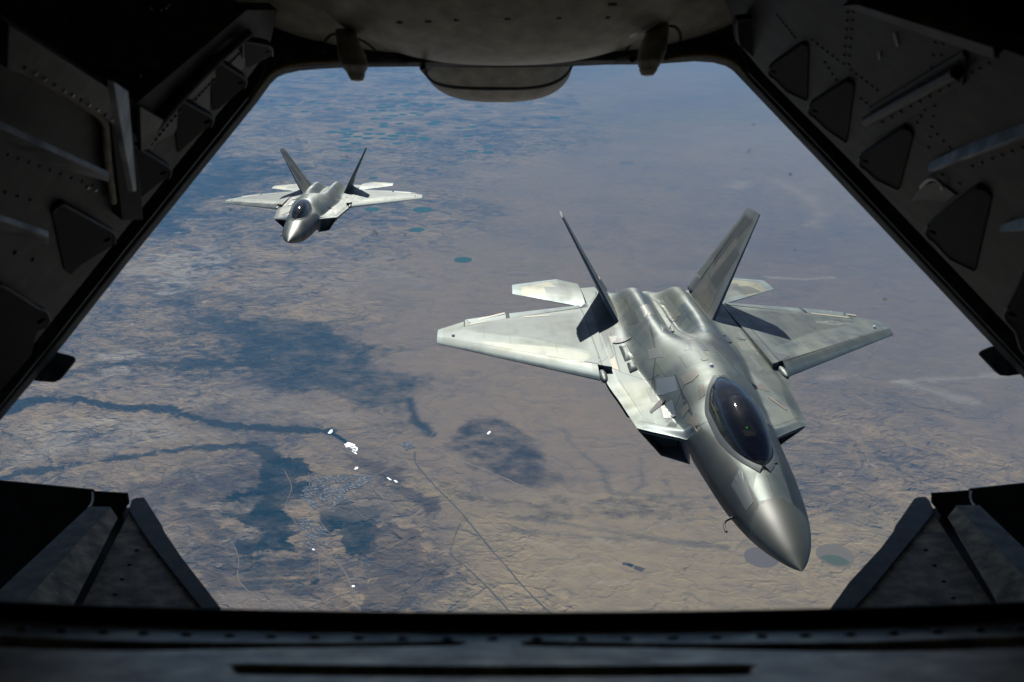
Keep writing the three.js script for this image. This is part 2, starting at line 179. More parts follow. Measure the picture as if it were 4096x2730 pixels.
  many.push(...[[1010, 603, 80], [720, 825, 70], [650, 828, 60], [880, 803, 60], [940, 815, 55], [1500, 742, 80], [1635, 742, 90], [1750, 720, 80], [1600, 800, 90], [1680, 815, 90], [1795, 822, 70], [1885, 822, 80], [2190, 840, 60], [1350, 870, 80], [1430, 868, 70], [1510, 868, 60], [1680, 890, 70], [490, 845, 70], [820, 875, 70], [1410, 760, 60], [1240, 848, 60], [1440, 820, 70]].map(([x, y, w]) => [800 + x * 0.51, y * 0.51, w * 0.51]));
  many.push([1493, 713, 36], [1733, 682, 36], [1380, 644, 32]);
  for (const [x, y, w] of many) field(x, y, w, green, 'small teal-green crop circle among the many in the hazy distance above the far jet', 'distant crop circles');
  // white salt pans
  const white = M(0.92, 0.92, 0.9, 0.5);
  const pan = (pts, label) => { const P = pts.map((p) => G(...p)), s = new THREE.Shape(P.map(([x, z]) => new THREE.Vector2(x - P[0][0], -(z - P[0][1])))); const g = new THREE.ExtrudeGeometry(s, { depth: 2, bevelEnabled: false }); g.rotateX(-Math.PI / 2); const o = mesh('salt_pan', g, white); o.position.set(P[0][0], -ALT + 0.5, P[0][1]); o.castShadow = false; return tag(o, label, 'salt pan'); };
  const blobs = []; for (const [x, y, r] of [[1384, 1780, 7], [1393, 1775, 8], [1403, 1778, 9], [1412, 1782, 8], [1396, 1786, 8], [1386, 1788, 6], [1418, 1789, 6], [1426, 1794, 6], [1408, 1792, 6], [1414, 1800, 5], [1423, 1804, 5], [1428, 1801, 4], [1410, 1807, 4], [1419, 1812, 5], [1424, 1816, 4]]) { const n = 9; blobs.push([...Array(n).keys()].map((i) => { const q = r * (0.75 + rnd() * 0.45), t = i / n * 6.283; return [x + q * Math.cos(t), y + q * 0.62 * Math.sin(t)]; })); }
  { const o = mesh('salt_pan', mergeGeometries(blobs.map((b, k) => { const P = b.map((p) => G(...p)), s = new THREE.Shape(P.map(([x, z]) => new THREE.Vector2(x, -z))), g = new THREE.ExtrudeGeometry(s, { depth: 2 + k * 0.15, bevelEnabled: false }); return g.rotateX(-Math.PI / 2); })), white); o.position.y = -ALT + 0.5; o.castShadow = false; tag(o, 'largest cluster of bright white pans beside the dark river bend above the village', 'salt pan'); }
  pan([[1310, 1735], [1320, 1722], [1328, 1718], [1330, 1728], [1322, 1736]], 'small white pan at the end of the dark river, left of the largest pan'); pan([[1416, 1878], [1424, 1869], [1433, 1870], [1430, 1877], [1420, 1880]], 'small white pan just above the village roofs');
  pan([[1546, 1912], [1552, 1911], [1566, 1921], [1560, 1923]], 'left of two narrow white strips right of the village'); pan([[1574, 1923], [1582, 1922], [1592, 1930], [1584, 1932]], 'right of two narrow white strips right of the village');
  pan([[1405, 2346], [1411, 2342], [1419, 2344], [1418, 2350], [1408, 2351]], 'lone white dot beside the road crossing at the bottom'); pan([[1247, 2200], [1252, 2195], [1259, 2201], [1254, 2204]], 'tiny white dot at the south end of the village'); pan([[1947, 1735], [1958, 1725], [1964, 1729], [1953, 1740]], 'pale fleck on the dark square field right of the highway junction');
  // the village: nobody could count its houses
  const area = [[1227, 1925], [1330, 1905], [1400, 1900], [1480, 1905], [1495, 1935], [1440, 1965], [1385, 2000], [1300, 2045], [1262, 2040], [1200, 1990]].map((p) => G(...p)), area2 = [[1600, 1770], [1640, 1765], [1660, 1790], [1650, 1812], [1625, 1805]].map((p) => G(...p)), area3 = [[1190, 2075], [1290, 2080], [1320, 2180], [1240, 2200], [1195, 2150]].map((p) => G(...p));
  const inP = (P, X, Z) => { let c = false; for (let i = 0, j = P.length - 1; i < P.length; j = i++) if ((P[i][1] > Z) !== (P[j][1] > Z) && X < (P[j][0] - P[i][0]) * (Z - P[i][1]) / (P[j][1] - P[i][1]) + P[i][0]) c = !c; return c; };
  const hv = new THREE.InstancedMesh(new THREE.BoxGeometry(1, 1, 1).translate(0, 0.5, 0), new THREE.MeshStandardMaterial({ roughness: 0.9 }), 1500), m4 = new THREE.Matrix4(), col = new THREE.Color(), q4 = new THREE.Quaternion().setFromAxisAngle(new THREE.Vector3(0, 1, 0), 0.42); let n = 0;
  for (const [P, cnt] of [[area, 1120], [area2, 130], [area3, 250]]) { const bx = P.map((p) => p[0]), bz = P.map((p) => p[1]), x0 = Math.min(...bx), x1 = Math.max(...bx), z0 = Math.min(...bz), z1 = Math.max(...bz); let guard = 0; for (let i = 0; i < cnt && guard < 40000; guard++) { let X = mix(x0, x1, rnd()), Z = mix(z0, z1, rnd()); const a = X * Math.cos(0.42) - Z * Math.sin(0.42), b = X * Math.sin(0.42) + Z * Math.cos(0.42); if (P === area && ((a % 130 + 130) % 130 < 22 || (b % 95 + 95) % 95 < 18)) continue; if (!inP(P, X, Z) || fbm(X / 240, Z / 240, 2) < -0.12) continue; m4.compose(new THREE.Vector3(X, 0, Z), q4, new THREE.Vector3(12 + rnd() * 16, 4 + rnd() * 5, 12 + rnd() * 22)); hv.setMatrixAt(n, m4); const v = 0.05 + rnd() * rnd() * 0.26; col.setRGB(v, v * 0.95, v * 0.85); hv.setColorAt(n++, col); i++; } }
  hv.count = n; hv.name = 'village'; hv.position.y = -ALT; hv.userData = { kind: 'stuff', label: 'grey village of tiny flat-roofed houses beside the dark woodland', category: 'village' }; scene.add(hv);
}

const UVX = 19.2, uvP = (x, y) => [x / UVX, (y + 7) / 14];
function sheet(nu, nv, fn, uvf = (p) => uvP(-p[2], p[0])) {
  const pos = [], uv = [], idx = [];
  for (let j = 0; j <= nv; j++) for (let i = 0; i <= nu; i++) { const p = fn(i / nu, j / nv); pos.push(...p); uv.push(...uvf(p, i / nu, j / nv)); }
  for (let j = 0; j < nv; j++) for (let i = 0; i < nu; i++) { const a = j * (nu + 1) + i, b = a + 1, c = a + nu + 1, d = c + 1; idx.push(a, b, c, b, d, c); }
  const g = new THREE.BufferGeometry(); g.setAttribute('position', new THREE.Float32BufferAttribute(pos, 3)); g.setAttribute('uv', new THREE.Float32BufferAttribute(uv, 2)); g.setIndex(idx); g.computeVertexNormals(); return g;
}

// ───────────── the tanker we look out of: one aircraft, its parts in camera-aligned axes ─────────────
const tanker = new THREE.Group(); tanker.name = numbered('tanker_aircraft'); tanker.rotation.x = -PITCH; scene.add(tanker);
tag(tanker, 'dark riveted inside of the tanker tail framing the view, with cream belly overhead', 'tanker aircraft');
{
  const grain = (w, amp, lo, sp, seedx) => { const d = new Uint8Array(w * w * 4); for (let j = 0; j < w; j++) for (let i = 0; i < w; i++) { const k = (j * w + i) * 4, n = fbm(i / 40 + seedx, j / 40, 5); let v = 1 + n * amp + (rnd() - 0.5) * 0.06; if (rnd() < sp) v *= 1.9; const s = fbm(i / 90 + seedx + 30, j / 7, 3); if (s > 0.52) v *= 1.25; for (let b = 0; b < 3; b++) d[k + b] = clamp(lo * v * (b === 2 ? 1 - n * 0.06 : 1), 0, 255); d[k + 3] = 255; } const t = new THREE.DataTexture(d, w, w); t.wrapS = t.wrapT = THREE.RepeatWrapping; t.repeat.set(1.6, 1.6); t.colorSpace = THREE.SRGBColorSpace; t.magFilter = THREE.LinearFilter; t.needsUpdate = true; return t; };
  const gt = grain(512, 0.7, 185, 0.0012, 3), gt2 = grain(512, 0.22, 205, 0.0002, 60);
  const mk = (r, g, b, rough, metal = 0, t = gt, spec = 0.3) => M(r, g, b, rough, { map: t, metalness: metal, specularIntensity: spec });
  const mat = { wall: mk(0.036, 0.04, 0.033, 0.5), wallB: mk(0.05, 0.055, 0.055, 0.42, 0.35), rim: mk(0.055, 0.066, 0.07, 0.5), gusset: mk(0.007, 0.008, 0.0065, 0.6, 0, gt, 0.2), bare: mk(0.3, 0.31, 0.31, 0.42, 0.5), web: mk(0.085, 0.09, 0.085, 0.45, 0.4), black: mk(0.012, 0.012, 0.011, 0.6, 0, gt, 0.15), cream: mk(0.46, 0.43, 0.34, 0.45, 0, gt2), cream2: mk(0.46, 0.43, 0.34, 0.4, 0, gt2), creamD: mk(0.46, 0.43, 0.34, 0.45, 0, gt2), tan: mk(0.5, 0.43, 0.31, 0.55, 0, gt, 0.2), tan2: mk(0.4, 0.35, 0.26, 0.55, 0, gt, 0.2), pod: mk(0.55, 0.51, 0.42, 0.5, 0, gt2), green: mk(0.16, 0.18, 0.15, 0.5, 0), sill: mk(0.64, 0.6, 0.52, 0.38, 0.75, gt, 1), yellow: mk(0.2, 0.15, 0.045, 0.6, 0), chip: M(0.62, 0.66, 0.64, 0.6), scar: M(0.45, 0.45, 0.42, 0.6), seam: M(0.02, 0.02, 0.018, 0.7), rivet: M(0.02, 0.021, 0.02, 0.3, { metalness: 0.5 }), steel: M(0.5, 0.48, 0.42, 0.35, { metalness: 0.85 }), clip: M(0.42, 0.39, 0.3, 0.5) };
  const plane = (a, b, c) => { const n = b.clone().sub(a).cross(c.clone().sub(a)).normalize(); if (n.dot(a) > 0) n.negate(); return { o: a, n }; };
  const on = (px, py, P, lift = 0) => { const d = at(px, py, 1), s = P.o.dot(P.n) / d.dot(P.n); return d.multiplyScalar(s).addScaledVector(P.n, lift); };
  // flat plate of thickness t on plane P, outlined by pixels of the photograph; holes are pixel circles [x, y, r]
  const plateGeo = (pts, P, t, lift = 0, holes = [], bevel = 0.0012) => {
    const p3 = pts.map(([x, y]) => on(x, y, P, lift)), o = p3[0].clone(), ux = p3[1].clone().sub(o).normalize(), uy = P.n.clone().cross(ux).normalize(), f = (v) => new THREE.Vector2(v.clone().sub(o).dot(ux), v.clone().sub(o).dot(uy));
    const s = new THREE.Shape(p3.map(f)); for (const [x, y, r] of holes) { const c = f(on(x, y, P, lift)), q = new THREE.Path(), R = r / FPX * on(x, y, P).length(); q.absarc(c.x, c.y, R, 0, Math.PI * 2, true); s.holes.push(q); }
    const g = new THREE.ExtrudeGeometry(s, { depth: t, bevelEnabled: bevel > 0, bevelSize: bevel, bevelThickness: bevel, bevelSegments: 2, curveSegments: 10 });
    return g.applyMatrix4(new THREE.Matrix4().makeBasis(ux, uy, P.n).setPosition(o.addScaledVector(P.n, -t)));
  };
  const part = (name, geo, m, parent = tanker, label) => { const o = mesh(name, geo, m, parent); if (label) o.userData.label = label; return o; };
  const domeG = new THREE.SphereGeometry(1, 10, 5, 0, Math.PI * 2, 0, Math.PI / 2);
  const rivet = (px, py, P, r, parent, lift = 0, m = mat.rivet, h = 0.8) => { const p = on(px, py, P, lift), R = r / FPX * p.length(), o = part('rivet', domeG, m, parent); o.quaternion.setFromUnitVectors(new THREE.Vector3(0, 1, 0), P.n); o.scale.set(R, R * h, R); o.position.copy(p); return o; };
  const row = (a, b, n, P, r, parent, lift, m) => { for (let i = 0; i < n; i++) rivet(mix(a[0], b[0], n > 1 ? i / (n - 1) : 0), mix(a[1], b[1], n > 1 ? i / (n - 1) : 0), P, r, parent, lift, m); };
  // round an outline's corners
  const soft = (pts, k = 0.22) => { const out = [], n = pts.length; for (let i = 0; i < n; i++) { const a = pts[(i + n - 1) % n], b = pts[i], c = pts[(i + 1) % n]; for (const [t, q] of [[k, a], [0, 0], [k, c]]) out.push(q ? [mix(b[0], q[0], t), mix(b[1], q[1], t)] : [b[0] * (1 - k) + (a[0] + c[0]) / 2 * k, b[1] * (1 - k) + (a[1] + c[1]) / 2 * k]); } return out; };

  const RIMD = 2.0, rimP = plane(at(0, 0, RIMD), at(1000, 0, RIMD), at(0, 1000, RIMD));
  const WL = plane(at(1082, 296, 1.97), at(0, 1641, 1.97), at(0, 700, 1.32)), WR = plane(at(2960, 270, 1.97), at(4096, 1470, 1.97), at(4096, 700, 1.32));
  // aft bulkhead with the six-sided opening, and the closed shell round the operator's station
  const hole = [[1061, 319], [1090, 290], [1121, 276], [1182, 262], [1259, 255], [1400, 248], [2620, 236], [2714, 229], [2790, 224], [2867, 229], [2918, 243], [2950, 263], [2985, 300], [3304, 635], [3712, 1068], [4006, 1380], [4330, 1720], [4700, 2100], [4700, 2700], [-600, 2700], [-600, 2300], [-300, 2010], [0, 1641], [198, 1405], [471, 1058], [816, 630], [1010, 390]];
  { const q = (x, y) => { const v = on(x, y, rimP); return new THREE.Vector2(v.x, v.y); }, s = new THREE.Shape([[-2.3, -0.95], [2.3, -0.95], [2.3, 1.3], [-2.3, 1.3]].map((p) => new THREE.Vector2(...p))); s.holes.push(new THREE.Path(hole.slice().reverse().map((p) => q(...p))));
    const g = new THREE.ExtrudeGeometry(s, { depth: 0.03, bevelEnabled: true, bevelSize: 0.002, bevelThickness: 0.002, bevelSegments: 1 }); g.translate(0, 0, -RIMD - 0.032); const rim = part('aft_bulkhead', g, mat.rim);
    const slab = (w, h, l, x, y, z, rx = 0) => { const o = new THREE.BoxGeometry(w, h, l); o.rotateX(rx); o.translate(x, y, z); return o; };
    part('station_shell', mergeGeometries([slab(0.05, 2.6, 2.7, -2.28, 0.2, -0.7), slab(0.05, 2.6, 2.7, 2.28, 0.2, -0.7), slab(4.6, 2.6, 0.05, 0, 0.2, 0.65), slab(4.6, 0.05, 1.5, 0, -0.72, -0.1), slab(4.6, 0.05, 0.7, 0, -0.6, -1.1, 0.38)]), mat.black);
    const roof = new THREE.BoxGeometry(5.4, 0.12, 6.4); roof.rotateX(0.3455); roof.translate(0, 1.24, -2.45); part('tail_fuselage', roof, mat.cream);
    // rim beading and its yellowish sealant at the top corners
    const bead = (pts, r, m, d = RIMD - 0.01) => part('edge_seal', new THREE.TubeGeometry(new THREE.CatmullRomCurve3(pts.map(([x, y]) => at(x, y, d))), 40, r, 6), m, rim);
    bead([[1000, 398], [1055, 322], [1085, 290], [1121, 270], [1182, 254], [1259, 246], [1360, 244]], 0.005, mat.yellow); bead([[2660, 236], [2714, 224], [2790, 217], [2867, 222], [2920, 238], [2952, 258], [2990, 300]], 0.005, mat.yellow);
    const fl = [[1108, 196], [1020, 235], [918, 345], [838, 505], [680, 720], [551, 834], [300, 1180], [115, 1440], [-60, 1650], [0, 1641], [198, 1405], [471, 1058], [816, 630], [1010, 390], [1061, 319], [1090, 290], [1150, 260]]; void fl;
    const flangeL = part('edge_flange', plateGeo([[1075, 200], [985, 318], [900, 420], [720, 640], [370, 1082], [92, 1428], [-80, 1630], [-80, 1720], [0, 1620], [190, 1386], [462, 1040], [808, 612], [1000, 374], [1040, 320]], plane(at(0, 0, RIMD - 0.02), at(1000, 0, RIMD - 0.02), at(0, 1000, RIMD - 0.02)), 0.006), mat.wallB, rim, 'left edge flange along the opening');
    const flangeR = part('edge_flange', plateGeo([[2965, 185], [3060, 300], [3150, 390], [3400, 640], [3810, 1070], [4110, 1385], [4200, 1480], [4120, 1480], [4020, 1372], [3722, 1056], [3314, 620], [2996, 288]], plane(at(0, 0, RIMD - 0.02), at(1000, 0, RIMD - 0.02), at(0, 1000, RIMD - 0.02)), 0.006), mat.wall, rim, 'right edge flange along the opening');
    for (let i = 0; i < 34; i++) { const t = (i + rnd() * 0.3) / 34; rivet(mix(1062, 60, t) - 8, mix(262, 1510, t) - 6, rimP, 4.5, flangeL, 0.024); rivet(mix(2985, 4080, t) + 14, mix(235, 1400, t) - 8, rimP, 4.5, flangeR, 0.024); if (i % 2) { rivet(mix(2985, 4080, t) + 40, mix(235, 1400, t) - 20, rimP, 4, flangeR, 0.024); } }
    for (const [pts, l] of [[[[198, 1405], [287, 1428], [294, 1436], [294, 1446], [247, 1506], [232, 1520], [212, 1528], [160, 1525], [103, 1516]], 'left'], [[[4006, 1380], [3962, 1392], [3932, 1405], [3924, 1412], [3924, 1420], [3988, 1487], [4008, 1501], [4034, 1503], [4096, 1494], [4120, 1490]], 'right']]) part('tab_plate', plateGeo(pts, plane(at(0, 0, 2.06), at(1000, 0, 2.06), at(0, 1000, 2.06)), 0.006), mat.rim, rim, l + ' rounded tab sticking out into the opening');
  }
  // side walls
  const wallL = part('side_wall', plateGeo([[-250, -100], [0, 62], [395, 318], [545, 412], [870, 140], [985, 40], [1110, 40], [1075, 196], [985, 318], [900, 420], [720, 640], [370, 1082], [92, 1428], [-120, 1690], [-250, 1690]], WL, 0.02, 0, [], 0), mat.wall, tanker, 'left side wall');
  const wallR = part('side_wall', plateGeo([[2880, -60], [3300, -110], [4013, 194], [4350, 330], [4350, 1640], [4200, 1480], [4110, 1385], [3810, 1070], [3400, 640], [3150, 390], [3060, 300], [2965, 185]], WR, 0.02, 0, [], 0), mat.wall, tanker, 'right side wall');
  const gusset = (pts, P, tip, parent, hole) => { const tipD = -on(...pts[tip], P).z - 0.1, a = on(...pts[0], P, 0.002), b = on(...pts[pts.length - 1], P, 0.002), c = at(...pts[tip], tipD), Q = plane(a, b, c); const o = part('gusset', plateGeo(pts, Q, 0.008, 0, hole ? [hole] : [], 0.0016), mat.gusset, parent);
    const e = pts.slice(0, tip + 2).map(([x, y]) => on(x, y, Q, 0.002)); part('flanged_edge', new THREE.TubeGeometry(new THREE.CatmullRomCurve3(e, false, 'catmullrom', 0.2), 24, 0.0024, 6), mat.web, o); return o; };
  const GL = [[[[969, 245], [972, 163], [1051, 173], [1075, 180], [1085, 192], [1087, 219], [990, 268]], 4, [1065, 204, 9]], [[[837, 286], [845, 240], [862, 235], [959, 296], [978, 310], [982, 321], [977, 347], [959, 357], [872, 434], [852, 439]], 5, [958, 328, 10]], [[[689, 418], [694, 392], [707, 388], [827, 454], [848, 468], [851, 480], [842, 503], [816, 515], [730, 592], [712, 607]], 5, [826, 484, 14]], [[[505, 600], [526, 574], [663, 658], [678, 672], [681, 684], [673, 709], [643, 724], [546, 800], [515, 796]], 4, [650, 690, 13]], [[[207, 846], [225, 822], [253, 817], [436, 918], [455, 932], [459, 943], [456, 972], [436, 987], [321, 1058], [281, 1096], [258, 1076]], 5, [425, 956, 15]], [[[-120, 1160], [0, 1139], [143, 1228], [178, 1242], [190, 1262], [195, 1282], [184, 1311], [149, 1322], [135, 1351], [120, 1420], [0, 1560], [-120, 1500]], 4, [160, 1282, 16]]];
  for (const [p, t, h] of GL) gusset(p, WL, t, wallL, h, 1.86);
  const GR = [[[[3003, 70], [2950, 77], [2946, 100], [2950, 150], [2956, 173], [3010, 225]], 3, [2972, 160, 9]], [[[3228, 398], [3151, 362], [3100, 311], [3080, 301], [3073, 281], [3085, 265], [3215, 176], [3228, 180], [3233, 199]], 4, [3098, 284, 10]], [[[3386, 566], [3304, 510], [3263, 469], [3243, 457], [3232, 439], [3243, 418], [3390, 326], [3408, 331], [3416, 347]], 4, [3262, 440, 12]], [[[3595, 755], [3508, 714], [3462, 673], [3444, 663], [3437, 648], [3444, 627], [3615, 515], [3640, 522], [3651, 541]], 4, [3465, 642, 13]], [[[3900, 1080], [3800, 1030], [3740, 965], [3716, 948], [3704, 925], [3716, 900], [3905, 755], [3945, 762], [3965, 785]], 4, [3734, 925, 15]], [[[4140, 1460], [4085, 1390], [4065, 1320], [4032, 1285], [4018, 1255], [4036, 1225], [4096, 1100], [4200, 1080], [4220, 1130]], 4, [4052, 1255, 16]]];
  for (const [p, t, h] of GR) gusset(p, WR, t, wallR, h, 1.86);
  // left wall: upper web with its bolts, stiffeners, post, diagonal rail and riveted splice plates
  const web = part('upper_web', plateGeo([[-60, 25], [0, 66], [395, 321], [394, 455], [380, 435], [330, 402], [200, 330], [0, 228], [-60, 200]], WL, 0.012, 0.03), mat.web, wallL); [[8, 202], [54, 226], [94, 250], [135, 275], [175, 300], [210, 319], [247, 340], [280, 360], [315, 381], [348, 403], [379, 422]].forEach(([x, y], i) => rivet(x, y, WL, 8.5, web, 0.031, i % 3 === 0 ? mat.rivet : mat.steel, 0.8));
  part('web_edge', new THREE.TubeGeometry(new THREE.CatmullRomCurve3([[-40, 212], [0, 234], [200, 338], [330, 412], [378, 448], [395, 480], [404, 600], [430, 790]].map(([x, y]) => on(x, y, WL, 0.012))), 40, 0.006, 8), mat.tan2, wallL);
  part('vertical_post', plateGeo([[393, 331], [449, 327], [470, 430], [520, 700], [535, 850], [452, 850], [424, 640], [402, 470]], WL, 0.02, 0.02), mat.black, wallL);
  const stiff = (pts, P, lift, m, parent, label) => part('stiffener', plateGeo(pts, P, 0.006, lift, [], 0.001), m, parent, label);
  const tilt = (P, a, b, k) => { const d = b.clone().sub(a).normalize(), n = P.n.clone().applyAxisAngle(d, k); if (n.dot(a) > 0) n.negate(); return { o: a, n }; };
  stiff([[-40, 492], [0, 510], [431, 706], [431, 724], [290, 684], [0, 561], [-40, 545]], tilt(WL, on(0, 535, WL, 0.04), on(431, 715, WL, 0.02), 0.9), 0, mat.bare, wallL, 'long bright stiffener on the left wall');
  stiff([[451, 327], [508, 367], [510, 390], [541, 760], [531, 765], [490, 560]], tilt(WL, on(451, 327, WL, 0.07), on(536, 762, WL, 0.03), -0.5), 0, mat.bare, wallL, 'upright tapered bright stiffener on the left wall');
  stiff([[-40, 865], [0, 882], [189, 946], [189, 970], [0, 938], [-40, 930]], tilt(WL, on(0, 910, WL, 0.04), on(189, 958, WL, 0.02), 0.9), 0, mat.bare, wallL, 'short bright stiffener low on the left wall');
  part('backing_plate', plateGeo([[515, 392], [610, 450], [556, 560], [524, 570]], WL, 0.006, 0.02), mat.web, wallL);
  row([30, 620], [370, 742], 9, WL, 7, wallL, 0); row([20, 770], [120, 800], 3, WL, 8, wallL, 0); row([60, 1010], [130, 1040], 2, WL, 10, wallL, 0); row([350, 750], [380, 760], 2, WL, 9, wallL, 0, mat.steel);
  part('diagonal_rail', new THREE.TubeGeometry(new THREE.CatmullRomCurve3([on(556, 545, WL, 0.012), on(690, 385, WL, 0.012), on(835, 235, WL, 0.012), on(975, 112, WL, 0.012)]), 20, 0.008, 8), mat.web, wallL);
  const sp = part('splice_plate', plateGeo(soft([[552, 535], [680, 385], [870, 215], [968, 150], [965, 260], [900, 300], [830, 300], [822, 440], [700, 400], [690, 520], [610, 560], [590, 600]], 0.1), WL, 0.004, 0.006), mat.wallB, wallL);
  for (let i = 0; i < 8; i++) for (const k of [0, 1]) { const t = i / 7; rivet(mix(568, 676, t) + k * 26, mix(545, 415, t) + k * 20, WL, 8, sp, 0.0072); if (i < 7) rivet(mix(735, 828, t) + k * 22, mix(376, 278, t) + k * 22, WL, 7.5, sp, 0.0072); if (i < 6) rivet(mix(880, 940, t) + k * 18, mix(228, 165, t) + k * 22, WL, 6.5, sp, 0.0072); }
  part('strut', plateGeo([[318, 258], [400, 268], [684, 326], [690, 340], [664, 348], [400, 300], [318, 285]], plane(at(0, 0, 1.85), at(1000, 0, 1.85), at(0, 1000, 1.85)), 0.02), mat.wall, wallL); for (const [x, y] of [[564, 305], [600, 311], [634, 316], [671, 334], [683, 323]]) rivet(x, y, plane(at(0, 0, 1.85), at(1000, 0, 1.85), at(0, 1000, 1.85)), 6, wallL, 0.002, mat.steel);
  part('strut', plateGeo([[560, 420], [870, 150], [960, 85], [975, 105], [690, 345], [600, 450]], plane(at(0, 0, 1.9), at(1000, 0, 1.9), at(0, 1000, 1.9)), 0.01), mat.rim, wallL);
  for (const [x, y] of [[921, 100], [934, 85], [948, 70], [961, 58], [606, 36], [646, 42], [666, 34], [677, 22]]) rivet(x, y, plane(at(0, 0, 1.88), at(1000, 0, 1.88), at(0, 1000, 1.88)), 5.5, wallL, 0.002, mat.steel);
  // right wall: top angle, riveted stiffeners, rows of rivets, clip
  part('top_angle', plateGeo([[3406, -8], [3470, -12], [4013, 152], [4018, 192], [3960, 180]], WR, 0.012, 0.014), mat.wallB, wallR);
  const st2 = part('stiffener', plateGeo([[3486, 452], [3500, 420], [3862, 196], [3872, 220], [3860, 330], [3830, 345], [3560, 520], [3540, 500]], WR, 0.003, 0.004), mat.wall, wallR, 'riveted diagonal stiffener on the right wall'); part('stiffener_rib', new THREE.TubeGeometry(new THREE.CatmullRomCurve3([on(3490, 464, WR, 0.012), on(3858, 262, WR, 0.012)]), 8, 0.009, 8), mat.web, st2);
  row([3560, 410], [3850, 235], 8, WR, 8, st2, 0.0052); row([3540, 480], [3845, 310], 9, WR, 8, st2, 0.0052);
  stiff([[3712, 658], [3725, 648], [4150, 450], [4150, 520], [4096, 541], [3717, 684]], tilt(WR, on(3715, 670, WR, 0.02), on(4096, 505, WR, 0.05), -0.9), 0, mat.bare, wallR, 'long bright stiffener on the right wall'); stiff([[4005, 903], [4150, 850], [4150, 915], [4003, 925]], tilt(WR, on(4005, 912, WR, 0.02), on(4150, 880, WR, 0.05), -0.9), 0, mat.bare, wallR, 'short bright stiffener low on the right wall');
  for (const [a, b, n] of [[[3394, 14], [3376, 255], 8], [[3416, 14], [3396, 258], 8], [[3110, 60], [3180, 150], 7], [[3250, 160], [3350, 240], 6], [[3405, 280], [3510, 360], 6], [[3300, 250], [3345, 320], 4], [[3445, 395], [3505, 445], 4], [[3750, 120], [3725, 270], 4], [[3780, 130], [3765, 220], 3], [[3740, 425], [3715, 590], 5], [[3700, 440], [3670, 490], 3], [[3725, 510], [3800, 590], 4], [[3915, 195], [3890, 290], 3], [[3995, 230], [3920, 275], 3], [[3890, 665], [4090, 590], 6], [[3770, 700], [3840, 735], 2]]) row(a, b, n, WR, 7, wallR, 0);
  part('clip', new THREE.TubeGeometry(new THREE.CatmullRomCurve3([[3700, 736], [3718, 716], [3742, 702], [3768, 708], [3788, 730], [3786, 742]].map(([x, y]) => on(x, y, WR, 0.008))), 24, 0.0032, 8), mat.clip, wallR); part('wear_plate', plateGeo([[3690, 748], [3745, 722], [3790, 745], [3830, 775], [3790, 800], [3700, 790], [3650, 800]], WR, 0.002, 0.0022), mat.wallB, wallR);
  for (const [p, q] of [[[3583, 128], [3596, 178]], [[3522, 205], [3523, 232]], [[3568, 58], [3574, 66]]]) part('paint_scar', plateGeo([[p[0] - 5, p[1]], [p[0] + 4, p[1] - 2], [q[0] + 5, q[1]], [q[0] - 2, q[1] + 4]], WR, 0.0008, 0.003, [], 0), mat.bare, wallR);
  part('upper_liner', plateGeo([[3200, -400], [4500, -400], [4500, 330], [4018, 178], [3420, -14]], plane(at(3200, 0, 1.9), at(4096, 200, 1.5), at(4096, -300, 1.7)), 0.01), mat.black);
  // belly bulges over the opening
  const superE = (px, py, d, a, b, c, n) => { const ctr = at(px, py, d), A = a / FPX * d, B = b / FPX * d; const pt = (u, v) => { const th = u * Math.PI * 2, ph = v * Math.PI, r = Math.sin(ph), sg = (q) => Math.sign(q) * Math.pow(Math.abs(q), 2 / n); return [ctr.x + A * r * sg(Math.cos(th)), ctr.y + B * r * sg(Math.sin(th)), ctr.z + c * Math.cos(ph)]; }; return { ctr, A, B, c, n, geo: sheet(96, 40, pt, (p) => [p[0] * 1.2, p[1] * 1.2 + p[2]]) }; };
  const hit = (px, py, E, lift = 0) => { const d = at(px, py, 1).normalize(); for (let s = 0.5; s < 5; s += 0.003) { const p = d.clone().multiplyScalar(s), x = Math.abs(p.x - E.ctr.x) / E.A, y = Math.abs(p.y - E.ctr.y) / E.B, z = (p.z - E.ctr.z) / E.c, r = Math.pow(Math.pow(x, E.n) + Math.pow(y, E.n), 1 / E.n); if (r * r + z * z < 1) return d.multiplyScalar(s - lift); } return d.multiplyScalar(2); };
  const Sh = superE(2000, -250, 2.02, 1130, 484, 0.3, 2.8), Ke = superE(2012, -250, 1.86, 835, 468, 0.35, 2.4), Bl = superE(1992, 236, 2.5, 298, 156, 0.2, 2.7);
  const belly = part('belly_fairing', Sh.geo, mat.cream), keel = part('keel_fairing', Ke.geo, mat.cream2), blister = part('belly_blister', Bl.geo, mat.creamD);
  const seam = (pts, E, r, parent, m = mat.seam, n = 'seam') => part(n, new THREE.TubeGeometry(new THREE.CatmullRomCurve3(pts.map(([x, y]) => hit(x, y, E, 0))), 60, r, 6), m, parent);
  seam([[1692, 268], [1706, 295], [1735, 325], [1790, 343], [1880, 351], [2000, 353], [2110, 350], [2200, 335], [2255, 305], [2285, 262]], Bl, 0.006, blister);
  seam([[1338, 236], [1500, 244], [1700, 252], [1850, 256], [2000, 257], [2200, 254], [2400, 247], [2530, 236]], Sh, 0.007, belly); seam([[1297, 225], [1292, 180], [1310, 150], [1336, 136], [1400, 142], [1450, 162], [1490, 190], [1510, 222], [1518, 240]], Sh, 0.0035, belly); seam([[2500, 215], [2520, 180], [2560, 140], [2620, 112], [2690, 104], [2712, 118], [2722, 150], [2712, 190]], Sh, 0.0035, belly);
